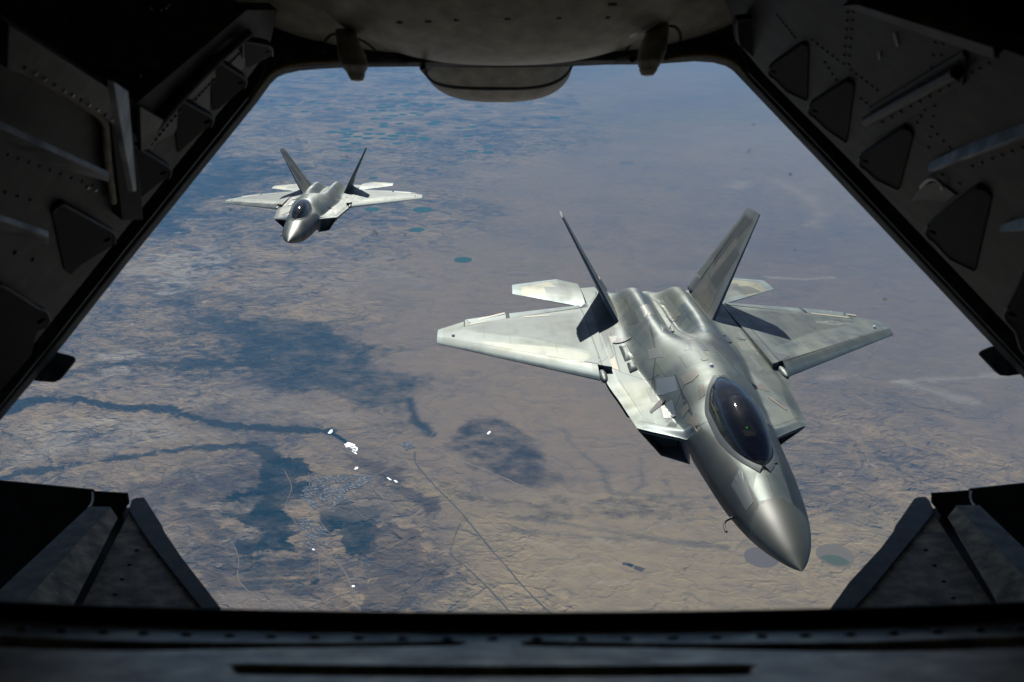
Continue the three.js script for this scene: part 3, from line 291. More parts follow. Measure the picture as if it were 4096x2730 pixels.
  for (const [x, y, e, w] of [[1600, 88, 0, 10], [1715, 84, 0, 12], [1825, 78, 0, 10], [2030, 74, 0, 12], [2235, 70, 0, 10], [2432, 68, 0, 9], [2450, 16, 0, 16], [1280, 166, 1, 16], [1052, 114, 1, 40]]) { const E = e ? Sh : Ke; seam([[x - w, y + 2], [x, y], [x + w, y + 1]], E, 0.003, e ? belly : keel, mat.seam, 'scuff_mark'); }
  for (const pts of [[[2515, 152], [2520, 138], [2546, 126], [2550, 138], [2530, 150]], [[2574, 126], [2600, 104], [2630, 88], [2636, 92], [2612, 110], [2580, 130]]]) { const P = pts.map(([x, y]) => hit(x, y, Ke, 0.004)), c = P.reduce((s, p) => s.add(p), new THREE.Vector3()).multiplyScalar(1 / P.length), pos = []; P.forEach((p, i) => pos.push(...c.toArray(), ...p.toArray(), ...P[(i + 1) % P.length].toArray())); const g = new THREE.BufferGeometry(); g.setAttribute('position', new THREE.Float32BufferAttribute(pos, 3)); g.computeVertexNormals(); part('paint_chip', g, mat.chip, keel); }
  const pod = (path, label) => { const n = path.length, P = path.map(([x, y, r, d]) => [at(x, y, d), r / FPX * d]); const g = sheet(24, 30, (a, b) => { const f = b * (n - 1), k = Math.min(n - 2, Math.floor(f)), t = f - k, th = a * Math.PI * 2, p = P[k][0].clone().lerp(P[k + 1][0], t), r = mix(P[k][1], P[k + 1][1], t * t * (3 - 2 * t)); return [p.x + r * Math.cos(th), p.y - 0.15 * r * Math.sin(th), p.z + r * Math.sin(th)]; }, (p) => [p[0] * 2, p[1] * 2]); return part('strut_fairing', g, mat.pod, belly, label); };
  pod([[1380, 120, 40, 1.9], [1392, 172, 46, 1.86], [1408, 225, 56, 1.84], [1418, 260, 54, 1.83], [1425, 300, 34, 1.83], [1428, 321, 26, 1.83], [1428, 326, 2, 1.83]], 'left rounded fairing hanging from the belly'); pod([[2636, 90, 40, 1.9], [2628, 140, 48, 1.86], [2612, 195, 56, 1.84], [2600, 240, 52, 1.83], [2593, 280, 36, 1.83], [2590, 300, 26, 1.83], [2590, 305, 2, 1.83]], 'right rounded fairing hanging from the belly');
  // lower door panels at both corners
  const K = 1.5, LB = plane(at(515, 2050, 1.75 * K), at(325, 2432, 1.4 * K), at(878, 2445, 1.44 * K)), RB = plane(at(3738, 2058, 1.75 * K), at(3974, 2440, 1.4 * K), at(3330, 2450, 1.44 * K)), flatP = (d) => plane(at(0, 0, d), at(1000, 0, d), at(0, 1000, d));
  const door = (side, B, o) => {
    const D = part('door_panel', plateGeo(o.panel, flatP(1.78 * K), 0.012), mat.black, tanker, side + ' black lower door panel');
    part('hinge_plate', plateGeo(o.hinge, flatP(1.765 * K), 0.008), mat.black, D); const lip = part('worn_edge', new THREE.TubeGeometry(new THREE.CatmullRomCurve3(o.lip.map(([x, y]) => at(x, y, 1.75 * K))), 12, 0.0032, 6), mat.steel, D); void lip;
    const bt = plane(at(...o.top[0], 1.68 * K), at(...o.top[1], 1.68 * K), at(...o.top[2], 1.35 * K)); part('beam_top', plateGeo(o.top, bt, 0.006), mat.green, D); part('beam_face', plateGeo(o.face, plane(at(...o.face[0], 1.68 * K), at(...o.face[1], 1.66 * K), at(...o.face[2], 1.36 * K)), 0.006), mat.tan, D);
    part('channel', plateGeo(o.channel, B, 0.01, -0.02), mat.black, D); const tri = part('corner_plate', plateGeo(o.tri, B, 0.006), mat.tan2, D); part('corner_flange', plateGeo(o.flange, B, 0.006, 0.008), mat.rim, D);
    for (const [x, y] of o.riv) rivet(x, y, B, 10, tri, 0, mat.rivet, 0.8);
    for (let i = 0; i < 26; i++) { const t = rnd(), u = rnd(), f = o.flange, a = f[Math.floor(t * (f.length - 1))]; const e = part('paint_fleck', domeG, mat.scar, D), p = on(a[0] + (u - 0.5) * 60, a[1] + (rnd()) * 60, B, 0.009); e.scale.setScalar(0.0008 + rnd() * 0.0012); e.position.copy(p); }
  };
  door('left', LB, { panel: [[-300, 1896], [365, 1962], [372, 1972], [368, 2008], [356, 2034], [80, 2445], [-300, 2445]], hinge: [[371, 1968], [505, 1976], [511, 2013], [468, 2080], [440, 2120], [352, 2040], [368, 2008]], lip: [[369, 1970], [370, 2000], [362, 2022], [354, 2032]], top: [[356, 2029], [438, 2030], [78, 2428], [-70, 2428]], face: [[440, 2031], [467, 2074], [280, 2440], [76, 2432]], channel: [[495, 2005], [533, 2008], [530, 2070], [345, 2446], [225, 2446], [440, 2070]], tri: [[517, 2052], [600, 2170], [700, 2300], [812, 2446], [318, 2446]], flange: [[533, 2010], [545, 2005], [573, 2004], [580, 2014], [646, 2119], [654, 2142], [730, 2254], [808, 2355], [878, 2447], [806, 2447], [690, 2300], [598, 2182], [515, 2054], [526, 2014]], riv: [[547, 2204], [517, 2262], [488, 2320], [460, 2380]] });
  door('right', RB, { panel: [[3887, 1959], [4096, 1937], [4400, 1906], [4400, 2460], [4200, 2460], [3918, 2024], [3895, 2012], [3885, 1990]], hinge: [[3732, 1976], [3884, 1965], [3886, 2000], [3905, 2022], [3828, 2100], [3790, 2090], [3733, 2012]], lip: [[3885, 1965], [3882, 1990], [3888, 2010], [3898, 2021]], top: [[3918, 2024], [3828, 2024], [4190, 2420], [4330, 2420]], face: [[3828, 2026], [3794, 2069], [4014, 2446], [4230, 2446]], channel: [[3713, 2010], [3750, 2008], [3815, 2070], [4085, 2452], [3955, 2452], [3720, 2070]], tri: [[3737, 2060], [3990, 2452], [3400, 2452], [3470, 2390], [3600, 2230]], flange: [[3323, 2453], [3401, 2344], [3525, 2209], [3575, 2142], [3584, 2119], [3660, 2008], [3676, 2002], [3704, 2002], [3716, 2014], [3738, 2060], [3690, 2120], [3600, 2230], [3470, 2390], [3410, 2453]], riv: [[3704, 2203], [3738, 2264], [3775, 2328], [3813, 2395]] });
  // window sill: embossed metal plate, black frame strip with bolts, and the pane
  const yS = (x) => -0.2 + 0.0074 * Math.pow(x / 0.35, 2), gro = (d, c, w) => sstep(w, w * 0.55, Math.abs(d - c));
  const dOf = (py) => 0.1314 / ((py - CY) / FPX - 0.1), ySd = (x, d) => yS(x) + (0.686 - d) * 0.1;
  const sill = part('window_sill', sheet(260, 150, (a, b) => { const x = mix(-0.62, 0.62, a), d = mix(0.686, 0.47, b), px = CX + x / d * FPX, s = (px - 1970) / 1000, q = Math.abs(s); let h = 0;
    h -= 0.016 * gro(d, dOf(2574 + 34 * clamp((q - 0.1) / 1.4)), 0.007 + 0.009 * clamp(q - 0.8)) * sstep(0.1, 0.22, q) * 1; h -= 0.016 * gro(d, dOf(2688), 0.0135) * sstep(1.06, 0.94, q);
    return [x, ySd(x, d) + h, -d]; }, (p) => [p[0] * 1.5, p[2] * 1.5]), mat.sill); 
  for (const [x, y] of [[89, 2508], [247, 2515], [414, 2521], [574, 2528], [746, 2533], [918, 2539], [1083, 2543], [1259, 2546], [1435, 2551], [1611, 2553], [1790, 2556], [1971, 2558], [2147, 2558], [2328, 2557], [2508, 2557], [2691, 2555], [2865, 2553], [3048, 2552], [3223, 2547], [3401, 2544], [3574, 2539], [3752, 2536], [3919, 2533], [4086, 2529]]) { const d = dOf(2560), p = at(x, y + 6, d), o = part('rivet', domeG, mat.rivet, sill); o.position.set(p.x, ySd(p.x, d) - 0.0005, -d); o.scale.set(0.0042, 0.0026, 0.0042); }
  const frame = part('window_frame', mergeGeometries([sheet(60, 1, (a, b) => { const x = mix(-0.7, 0.7, a); return [x, mix(yS(x) - 0.03, yS(x) + 0.0105, b), -0.69]; }), sheet(60, 1, (a, b) => { const x = mix(-0.7, 0.7, a); return [x, mix(yS(x) + 0.0105, yS(x) + 0.0098, b), mix(-0.69, -0.695, b)]; }), sheet(60, 1, (a, b) => { const x = mix(-1.1, 1.1, a); return [x, mix(yS(x * 0.64) * 1.0 + 0.0098, -0.275, b), mix(-0.695, -1.0, b)]; })]), mat.black);
  part('frame_lip', new THREE.TubeGeometry(new THREE.CatmullRomCurve3([...Array(15).keys()].map((i) => { const x = mix(-0.6, 0.6, i / 14); return new THREE.Vector3(x, yS(x) + 0.008, -0.6885); })), 60, 0.0009, 5), mat.rivet, frame);
  for (const [x, y] of [[1427, 2534], [2982, 2536]]) { const p = at(x, y, 0.682), b = part('bolt', new THREE.CylinderGeometry(0.0036, 0.0036, 0.0045, 12), mat.rivet, frame); b.position.copy(p).add(new THREE.Vector3(0, 0.0035, 0)); const wsh = part('washer', new THREE.CylinderGeometry(0.0052, 0.0052, 0.0012, 16), mat.rivet, b); wsh.position.y = -0.003; }
  const pane = part('window_pane', new THREE.PlaneGeometry(2.5, 1.1).translate(0, 0.24, -1.01), new THREE.MeshPhysicalMaterial({ color: 0xffffff, transmission: 1, thickness: 0, roughness: 0.02, ior: 1.3 }), tanker);
  const dots = []; for (const [x, y] of [[3549, 1198], [3538, 1197], [1386, 627], [1495, 923], [1486, 933], [1501, 930], [1508, 938], [1620, 938], [1468, 1018], [1487, 1026], [1423, 1043], [1412, 1009], [771, 2096], [2316, 2224], [2740, 2279], [3015, 498], [2956, 1505], [3260, 1315], [3007, 2296], [2850, 2230], [1168, 1006], [920, 838], [1540, 1640], [3180, 1000], [3290, 1890], [860, 1637], [3000, 600], [2995, 609], [3163, 697]]) { const g = new THREE.SphereGeometry(0.0006 + rnd() * 0.0007, 6, 4); const p = at(x, y, 1.009); g.translate(p.x, p.y, p.z); dots.push(g); } const ds = part('dirt_specks', mergeGeometries(dots), mat.seam, pane); ds.userData.kind = 'stuff';
}


// ───────────── the fighter jet ─────────────
// local frame: x across (viewer's right), y up, z = minus the distance aft of the nose tip
const V = (x, y, z) => [y, z, -x];
const lipX0 = 4.95, lipX1 = 5.85;
const wF = tab([[0, 0], [0.15, 0.115], [0.3, 0.205], [0.8, 0.42], [1.6, 0.63], [2.8, 0.80], [4.2, 0.92], [4.95, 0.98]]);
const wEdge = (x) => x <= lipX0 ? wF(x) : x < lipX1 ? mix(0.98, 1.97, (x - lipX0) / (lipX1 - lipX0)) : wTail(x), wTail = tab([[5.85, 1.97], [7.2, 2.13], [8.8, 2.32], [15.2, 2.32], [15.6, 2.1], [16.4, 1.9], [17.6, 1.9]]);
const zEdge = tab([[0, -0.31], [1, -0.25], [3, -0.17], [4.95, -0.04], [5.9, -0.12], [8.8, -0.06], [14.8, -0.05], [15.6, -0.14], [16.4, -0.3], [17.6, -0.4]]);
const zTop = tab([[0, -0.31], [0.2, -0.225], [0.5, -0.105], [1.1, 0.065], [1.7, 0.19], [2.3, 0.33], [2.7, 0.42], [3.2, 0.47], [4, 0.5], [5.2, 0.54], [5.7, 0.64], [6.25, 0.86], [6.8, 0.94], [8.5, 0.9], [10, 0.82], [12, 0.74], [13.8, 0.72], [14.7, 0.67], [15.3, 0.53], [15.9, 0.26], [16.4, -0.02], [17.6, -0.3]]);
const zBot = tab([[0, -0.31], [0.2, -0.395], [0.5, -0.49], [1.1, -0.66], [1.7, -0.8], [3, -1.0], [5, -1.1], [16, -1.0], [17.6, -0.25]]);
const wHump = tab([[4.95, 0.98], [6.2, 1.1], [8, 1.3], [10, 1.5], [13, 1.55], [17, 1.5]]);
const smax = (a, b, k) => { const h = clamp(0.5 + 0.5 * (a - b) / k); return mix(b, a, h) + k * h * (1 - h); };
const bw = tab([[2.62, 0.02], [2.8, 0.15], [3.1, 0.285], [3.6, 0.4], [4.3, 0.465], [5.2, 0.455], [5.7, 0.37], [6.1, 0.22], [6.4, 0.04]]);
const jetTop = (x, y) => { const z = jetSkin(x, y); return x > 3 && x < 6 ? mix(z, -0.3, sstep(1.0, 0.88, Math.abs(y) / (bw(x) * 1.02)) * sstep(3.0, 3.2, x) * sstep(6.0, 5.75, x)) : z; };
function jetSkin(x, y) {
  const a = Math.abs(y), ze = zEdge(x), zt = zTop(x);
  if (x <= lipX0) { const w = wF(x); return ze + (zt - ze) * Math.pow(Math.max(0, 1 - Math.pow(a / Math.max(w, 1e-6), 2.0)), 0.62); }
  const wh = wHump(x), we = wEdge(x), fore = ze + 0.04 + (zt - ze - 0.04) * Math.pow(Math.max(0, 1 - Math.pow(a / wh, 2.0)), mix(0.62, 0.85, sstep(5, 8, x)));
  const tw = sstep(8.6, 12.2, x), e = (a - 0.69) / 0.47, hump = 0.1 + (zt - 0.1) * Math.exp(-Math.pow(Math.abs(e), 2.3)), valley = smax(hump, zt - 0.42 - 0.6 * a, 0.1);
  const shelf = ze + 0.13 * (1 - Math.pow(clamp((a - 0.9) / (we - 0.9)), 2));
  const v = smax(mix(fore, valley, tw), shelf, 0.1), lead = sstep(0, 0.35, we - a) ;
  return mix(ze, v, Math.sqrt(clamp(lead * 1.2)));
}
function jetBottom(x, y) {
  const a = Math.abs(y), ze = zEdge(x), zb = zBot(x);
  if (x <= lipX0) { const w = wF(x); return ze + (zb - ze) * Math.pow(Math.max(0, 1 - Math.pow(a / Math.max(w, 1e-6), 2.2)), 0.55); }
  const we = wEdge(x), slab = ze - 0.1 * clamp((we - a) / 0.25), core = ze + (zb - ze) * Math.pow(Math.max(0, 1 - Math.pow(a / 0.86, 3)), 0.6), hull = mix(zb, ze - 0.1, clamp((a - 1.2) / (we - 1.25)));
  return Math.min(slab, mix(core, Math.min(core, hull), sstep(6.35, 6.75, x)));
}
// a thin closed panel between two chord lines; corners are [x, y, z]
function panel(fi, bi, fo, bo, tin, tout, prof, nc = 10, ns = 8, uvf) {
  const P = (c, s, up) => { const f = fi.map((v, k) => mix(v, fo[k], s)), b = bi.map((v, k) => mix(v, bo[k], s)), q = f.map((v, k) => mix(v, b[k], c)); q[2] += up * prof(c) * mix(tin, tout, s) / 2; return V(...q); };
  const caps = []; for (const s of [0, 1]) caps.push(sheet(nc, 1, (c, t) => P(c, s, t ? 1 : -1), uvf)); for (const c of [0, 1]) caps.push(sheet(ns, 1, (s, t) => P(c, s, t ? 1 : -1), uvf));
  return mergeGeometries([sheet(nc, ns, (c, s) => P(c, s, 1), uvf), sheet(nc, ns, (c, s) => P(c, s, -1), uvf), ...caps]);
}
// jet poses, found by matching landmarks of both jets in the photograph
const POSE = [[[0.9993, 0.0049, -0.0383], [-0.0078, 0.9971, -0.0761], [0.0379, 0.0763, 0.9964], [5.0496, -10.1871, -14.3106]], [[0.9996, 0.017, -0.0245], [-0.0189, 0.9964, -0.0821], [0.023, 0.0826, 0.9963], [-12.7068, -16.6356, -53.8657]]];
const poseM = (k) => { const [a, b, c, t] = POSE[k].map((v) => new THREE.Vector3(...v)); return new THREE.Matrix4().makeBasis(a, b, c).setPosition(t); };
// place (x aft, y across) on the near jet's skin of a mark seen in the photograph
function skin(px, py, f = jetTop, k = 0) {
  const inv = poseM(k).invert(), o = new THREE.Vector3().applyMatrix4(inv), d = at(px, py, 1).applyMatrix4(ROT).applyMatrix4(inv).sub(o).normalize();
  for (let s = 8, ds = 0.02; s < 90; s += ds) { const p = o.clone().addScaledVector(d, s), x = -p.z, y = p.x; if (x > -0.5 && x < 19 && p.y < f(x, y)) return [x, y]; }
  return [9, 0];
}
const wLE = (y) => mix(8.72, 12.66, (y - 2.3) / 4.48), wH = (y) => wLE(y) + mix(0.62, 0.34, (y - 2.3) / 4.48), wTE = (y) => y < 4.65 ? mix(14.72, 14.28, (y - 2.3) / 2.35) : mix(14.28, 13.82, (y - 4.65) / 1.35);
const wingTop = (x, y) => { const a = Math.abs(y), c = clamp((x - wH(a)) / (wTE(a) - wH(a))); return -0.06 * (a - 2.3) + mix(0.36, 0.16, clamp((a - 2.1) / 3.9)) / 2 * (mix(0.75, 0.42, c) + 0.5 * c * (1 - c)); };
const wingZ = (x, y) => Math.abs(y) <= wEdge(clamp(x, 0, 17.5)) && x > 0 && x < 16.4 ? jetTop(x, y) : x > 8 ? wingTop(x, y) : -5;
const jetMats = (() => {
  const W = 2048, H = 1494, cv = document.createElement('canvas'); cv.width = W; cv.height = H; const c = cv.getContext('2d');
  const P = (x, y) => [x / UVX * W, H - (y + 7) / 14 * H];
  const poly = (pts, col, a = 1) => { c.globalAlpha = a; c.fillStyle = col; c.beginPath(); pts.forEach((p, i) => { const [u, v] = P(...p); i ? c.lineTo(u, v) : c.moveTo(u, v); }); c.closePath(); c.fill(); c.globalAlpha = 1; };
  const line = (pts, col, w, a = 1) => { c.globalAlpha = a; c.strokeStyle = col; c.lineWidth = w; c.beginPath(); pts.forEach((p, i) => { const [u, v] = P(...p); i ? c.lineTo(u, v) : c.moveTo(u, v); }); c.stroke(); c.globalAlpha = 1; };
  const both = (f) => { f(1); f(-1); };
  const px = (list) => list.map(([a, b]) => skin(a, b, wingZ));
  c.fillStyle = 'rgb(142,151,146)'; c.fillRect(0, 0, W, H);
  const seam = 'rgb(58,63,60)', dark = 'rgb(96,106,104)', light = 'rgb(182,182,168)', edge = 'rgb(150,168,172)', prim = 'rgb(200,192,162)';
  // soft-edged darker camouflage fields on wings, tails and back
  c.filter = 'none';
  const blob = (pts, col, a) => { for (let i = 0; i < 5; i++) { const cx = pts.reduce((s, p) => s + p[0], 0) / pts.length, cy = pts.reduce((s, p) => s + p[1], 0) / pts.length, k = 1.05 - i * 0.05; poly(pts.map(([x, y]) => [cx + (x - cx) * k, cy + (y - cy) * k]), col, a / 3); } };
  both((s) => { blob([[10.6, s * 2.6], [11.3, s * 3.3], [12.2, s * 4.2], [13.1, s * 5.6], [13.6, s * 5.9], [14.0, s * 5.2], [14.3, s * 3.4], [14.2, s * 2.5]], dark, 1.1); blob([[16.2, s * 2.4], [17, s * 3.6], [17.8, s * 3.6], [17.9, s * 2.5]], dark, 0.5); });
  blob([[6.2, 1.9], [9, 1.4], [12.5, 1.6], [13, 2.1], [9, 2.2], [7, 2.1]], dark, 0.7); blob([[7.5, 0.6], [9, 0.3], [11, 1.1], [9.5, 1.4]], dark, 0.5); blob([[10.5, -2.2], [12, -1.6], [14.5, -1.4], [13, -2.1]], dark, 0.5); blob([[13.5, 0.3], [16, 0.4], [16, 1.1], [14, 0.9]], dark, 0.35);
  blob([[2, -0.6], [4.6, -0.9], [4.8, -0.5], [2.4, -0.35]], dark, 0.8); blob([[2, 0.6], [4.6, 0.9], [4.8, 0.5], [2.4, 0.35]], dark, 0.8);
  blob([[6.5, -1.95], [8.4, -2.1], [8.4, -1.4], [7, -1.2]], light, 0.7); blob([[9.5, -2.7], [11.6, -5.2], [12.2, -5.4], [11, -3.2], [10.2, -2.5]], light, 0.9); blob([[9.6, 2.8], [11.8, 5.4], [12.2, 5.2], [11, 3.4]], light, 0.7);
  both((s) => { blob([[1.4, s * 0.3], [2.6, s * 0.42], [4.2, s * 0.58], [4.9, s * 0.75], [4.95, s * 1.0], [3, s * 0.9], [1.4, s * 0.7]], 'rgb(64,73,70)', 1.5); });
  for (let i = 0; i < 22; i++) { const x = 5.5 + rnd() * 10, y = (rnd() - 0.5) * 3.8, w = 0.2 + rnd() * 0.7, h = 0.12 + rnd() * 0.4; poly([[x, y], [x + w, y + (rnd() - 0.5) * 0.1], [x + w * 1.05, y + h], [x + 0.03, y + h]], rnd() < 0.5 ? light : dark, 0.22 + rnd() * 0.3); if (rnd() < 0.7) line([[x, y], [x + w, y], [x + w, y + h], [x, y + h], [x, y]], seam, 2, 0.5); }
  both((s) => { for (const x of [9.6, 10.7, 11.9, 13.1]) line([[x, s * 0.1], [x + 0.25, s * 0.7], [x, s * 1.4]], seam, 2.2, 0.45); line([[8.9, s * 2.34], [15.2, s * 2.34]], seam, 4, 0.8); for (const y of [3.4, 4.65, 5.4]) line([[9.7 + (y - 2.3) * 0.88, s * y], [14.5 - (y - 2.3) * 0.12, s * y]], seam, 2, 0.4); line([[9.35, s * 2.4], [12.95, s * 6.6]], seam, 3, 0.7); line([[14.72, s * 2.3], [14.2, s * 4.65], [13.8, s * 6.1]], seam, 3, 0.8); line([[5.3, s * 0.9], [6.15, s * 1.9]], seam, 2.5, 0.7); line([[6.2, s * 1.75], [8.6, s * 2.0]], seam, 2, 0.5); });
  // edge treatment strips
  both((s) => { poly([[8.6, s * 2.3], [12.35, s * 6.8], [12.75, s * 6.8], [9.1, s * 2.4]], edge, 0.9); poly([[12.4, s * 6.62], [13.9, s * 6.62], [13.9, s * 7], [12.4, s * 7]], edge, 0.9); poly([[15.4, s * 2.3], [15.0, s * 2.3], [14.1, s * 6.2], [14.6, s * 6.4]], edge, 0.8);
    poly([[15, s * 2], [16.95, s * 4.5], [17.25, s * 4.5], [15.4, s * 2]], edge, 1); poly([[16.8, s * 4.12], [18.3, s * 4.12], [18.3, s * 4.6], [16.8, s * 4.6]], edge, 1); poly([[18.9, s * 2.8], [18.5, s * 2.75], [17.7, s * 4.4], [18.2, s * 4.5]], edge, 1); poly([[18.9, s * 2.8], [18.5, s * 2.8], [17.6, s * 1.9], [18, s * 1.8]], edge, 1);
    poly([[4.9, s * 0.9], [5.85, s * 2.05], [6.12, s * 2.05], [5.2, s * 0.9]], 'rgb(160,172,174)', 1);
    poly([[16.1, s * 3.3], [16.75, s * 4.1], [17.6, s * 4.1], [18.2, s * 3.1], [17.4, s * 2.9], [17.5, s * 3.3]], prim, 0.75); });
  poly([[16.2, 3.2], [16.6, 3.9], [17.2, 3.6], [17, 2.9]], dark, 0.8);
  // light strips on the wing in front of flap and aileron
  // grey walkway pads at the wing roots and dashed seams
  
  line(px([[2335, 1449], [2398, 1459], [2455, 1422], [2425, 1335]]), 'rgb(70,74,70)', 2.5); line(px([[3122, 1447], [3165, 1430]]), 'rgb(70,74,70)', 2.5); line(px([[2955, 1330], [3035, 1420]]), 'rgb(200,200,190)', 2); line(px([[3240, 1255], [3300, 1315]]), 'rgb(92,98,96)', 2);
  // national insignia on the viewer's right wing: pale star in a disc with bars
  { const [ix, iy] = skin(3335, 1292, wingZ), f = (a, b) => [ix + b * 0.42, iy + a * 0.52]; c.globalAlpha = 0.95; const pl = 'rgb(160,166,160)', dk2 = 'rgb(120,127,124)';
    poly([f(-1.05, -0.25), f(1.05, -0.25), f(1.05, 0.25), f(-1.05, 0.25)], pl, 0.9); poly([f(-1, -0.06), f(1, -0.06), f(1, 0.06), f(-1, 0.06)], dk2, 0.9); const ring = []; for (let i = 0; i < 28; i++) ring.push(f(0.55 * Math.cos(i / 14 * Math.PI), 0.55 * Math.sin(i / 14 * Math.PI))); poly(ring, pl, 1); const st = []; for (let i = 0; i < 10; i++) { const r = i % 2 ? 0.2 : 0.5, t = Math.PI / 2 + i * Math.PI / 5; st.push(f(r * Math.cos(t), -r * Math.sin(t))); } poly(st, dk2, 1); }
  // panel seams over the back, nose panels, dashed maintenance marks
  for (const L of [[[2440, 1330], [2480, 1490], [2640, 1500]], [[2600, 1300], [2625, 1420], [2605, 1560]], [[2615, 1512], [2623, 1585]], [[2860, 1390], [2960, 1500], [3015, 1560]], [[2665, 1690], [2745, 1530]], [[2720, 1560], [2760, 1640], [2800, 1720]], [[2735, 1610], [2790, 1690]], [[2700, 1500], [2735, 1600]]]) line(px(L), seam, 3, 0.8);
  line([[1.95, 0], [2.3, 0.02], [2.6, 0]], seam, 1.2, 0.6); for (const s of [1, -1]) { line([[1.75, s * 0.33], [2.75, s * 0.42], [2.35, s * 0.68], [1.5, s * 0.55], [1.75, s * 0.33]], seam, 1.6, 0.9); line([[2.75, s * 0.42], [4.6, s * 0.72]], seam, 1.4, 0.7); both((q) => line([[14.5, q * 5.95], [14.1, q * 5.8]], 'rgb(60,66,64)', 4)); }
  for (const [a, b, d, e] of [[2747, 1368, 2758, 1405], [2785, 1368, 2826, 1404]]) poly(px([[a, b], [a + 15, b], [d + 12, e], [d - 5, e]]), 'rgb(104,114,118)', 0.95);
  for (const y of [1374, 1385, 1399]) line(px([[2762, y], [2782, y]]), 'rgb(84,90,88)', 2.5);
   
     
   
  poly(px([[2770, 1320], [2800, 1312], [2870, 1330], [2835, 1342]]), 'rgb(140,152,160)', 0.7); both((s) => line([[7.2, s * 0.95], [12.5, s * 1.35], [15.5, s * 1.35]], seam, 1.3, 0.5));
  const cg = document.createElement('canvas'); cg.width = W; cg.height = H; const g2 = cg.getContext('2d'); g2.fillStyle = 'rgb(128,128,128)'; g2.fillRect(0, 0, W, H);
  const gl2 = (pts, v) => { g2.fillStyle = `rgb(${v},${v},${v})`; g2.beginPath(); pts.forEach((p, i) => { const [u, w] = P(...p); i ? g2.lineTo(u, w) : g2.moveTo(u, w); }); g2.fill(); };
  gl2(px([[2624, 1520], [2700, 1508], [2710, 1565], [2630, 1585]]), 84); gl2(px([[2610, 1612], [2690, 1590], [2712, 1690], [2620, 1700]]), 96); gl2(px([[2680, 1690], [2715, 1690], [2705, 1712], [2665, 1708]]), 78); for (const s of [1, -1]) { gl2([[9.2, s * 2.6], [11.9, s * 5.8], [12.3, s * 5.5], [10.6, s * 2.6]], 112); gl2([[10, s * 0.4], [14.5, s * 0.45], [14.5, s * 0.95], [10, s * 0.9]], 100); gl2([[1.7, s * 0], [2.4, s * 0], [2.5, s * 0.16], [2.1, s * 0.33], [1.75, s * 0.3]], 106); } gl2([[13, 0.35], [15.3, 0.35], [15.2, 0.75], [13.1, 0.7]], 150);
  const gd = g2.getImageData(0, 0, W, H).data, id = c.getImageData(0, 0, W, H).data, out = new Uint8Array(W * H * 4), rgh = new Uint8Array(W * H * 4);
  for (let j = 0; j < H; j++) for (let i = 0; i < W; i++) { const k = (j * W + i) * 4, o = ((H - 1 - j) * W + i) * 4, n = fbm(i / 260, j / 38, 4) * 0.6 + fbm(i / 60 + 50, j / 60, 4) * 0.5, m = 0.6 * (1 + n * 0.16) + (rnd() - 0.5) * 0.035, wd = fbm(i / 130 + 9, j / 130 + 4, 3), yel = 1 - 0.05 * clamp(wd * 2);
    out[o] = clamp(id[k] * m * 0.96, 0, 255); out[o + 1] = clamp(id[k + 1] * m, 0, 255); out[o + 2] = clamp(id[k + 2] * m * yel * 0.98, 0, 255); out[o + 3] = 255; const r = 255 * clamp((0.52 + n * 0.17 + wd * 0.16) * gd[k] / 128, 0.2, 0.95); rgh[o] = 0; rgh[o + 1] = r; rgh[o + 2] = 255; rgh[o + 3] = 255; }
  const T = (d, s) => { const t = new THREE.DataTexture(d, W, H); if (s) t.colorSpace = THREE.SRGBColorSpace; t.magFilter = THREE.LinearFilter; t.needsUpdate = true; return t; };
  const map = T(out, 1), rmap = T(rgh, 0);
  const skinMat = new THREE.MeshPhysicalMaterial({ map, roughnessMap: rmap, roughness: 1, metalness: 0.45 });
  // fins: same paint in a small side-view map
  const fw = 512, fh = 384, fc = document.createElement('canvas'); fc.width = fw; fc.height = fh; const q = fc.getContext('2d'); q.fillStyle = 'rgb(118,127,116)'; q.fillRect(0, 0, fw, fh);
  const fp = (x, z) => [(x - 12.8) / 4.4 * fw, fh - z / 3.3 * fh], fpoly = (pts, col, a) => { q.globalAlpha = a; q.fillStyle = col; q.beginPath(); pts.forEach((p, i) => { const [u, v] = fp(...p); i ? q.lineTo(u, v) : q.moveTo(u, v); }); q.fill(); q.globalAlpha = 1; };
  fpoly([[12.8, 0], [14.1, 3.2], [14.5, 3.2], [13.4, 0]], 'rgb(140,152,152)', 1); fpoly([[14, 2.85], [16, 2.85], [16, 3.3], [14, 3.3]], 'rgb(136,150,148)', 1); fpoly([[14.4, 2.8], [15.4, 2.8], [15.9, 1.4], [15.2, 1.2]], 'rgb(72,80,73)', 0.95); fpoly([[13.9, 1.9], [14.5, 2.0], [14.9, 0.7], [14, 0.6]], 'rgb(84,95,90)', 0.95); fpoly([[14.5, 2.1], [14.9, 2.2], [15.3, 1.1], [14.9, 0.9]], 'rgb(150,150,132)', 0.7); fpoly([[15.3, 3.2], [15.8, 3.2], [17, 0.4], [16.5, 0.4]], 'rgb(142,152,148)', 0.9); fpoly([[13.6, 0.3], [15.6, 0.3], [15.4, 0.9], [13.9, 0.8]], 'rgb(158,156,140)', 0.6);
  const fd = q.getImageData(0, 0, fw, fh).data, fo = new Uint8Array(fw * fh * 4); for (let j = 0; j < fh; j++) for (let i = 0; i < fw; i++) { const k = (j * fw + i) * 4, o = ((fh - 1 - j) * fw + i) * 4, m = 0.58 * (1 + fbm(i / 60, j / 40, 4) * 0.2); for (let b = 0; b < 3; b++) fo[o + b] = clamp(fd[k + b] * m, 0, 255); fo[o + 3] = 255; }
  const ft = new THREE.DataTexture(fo, fw, fh); ft.colorSpace = THREE.SRGBColorSpace; ft.magFilter = THREE.LinearFilter; ft.needsUpdate = true;
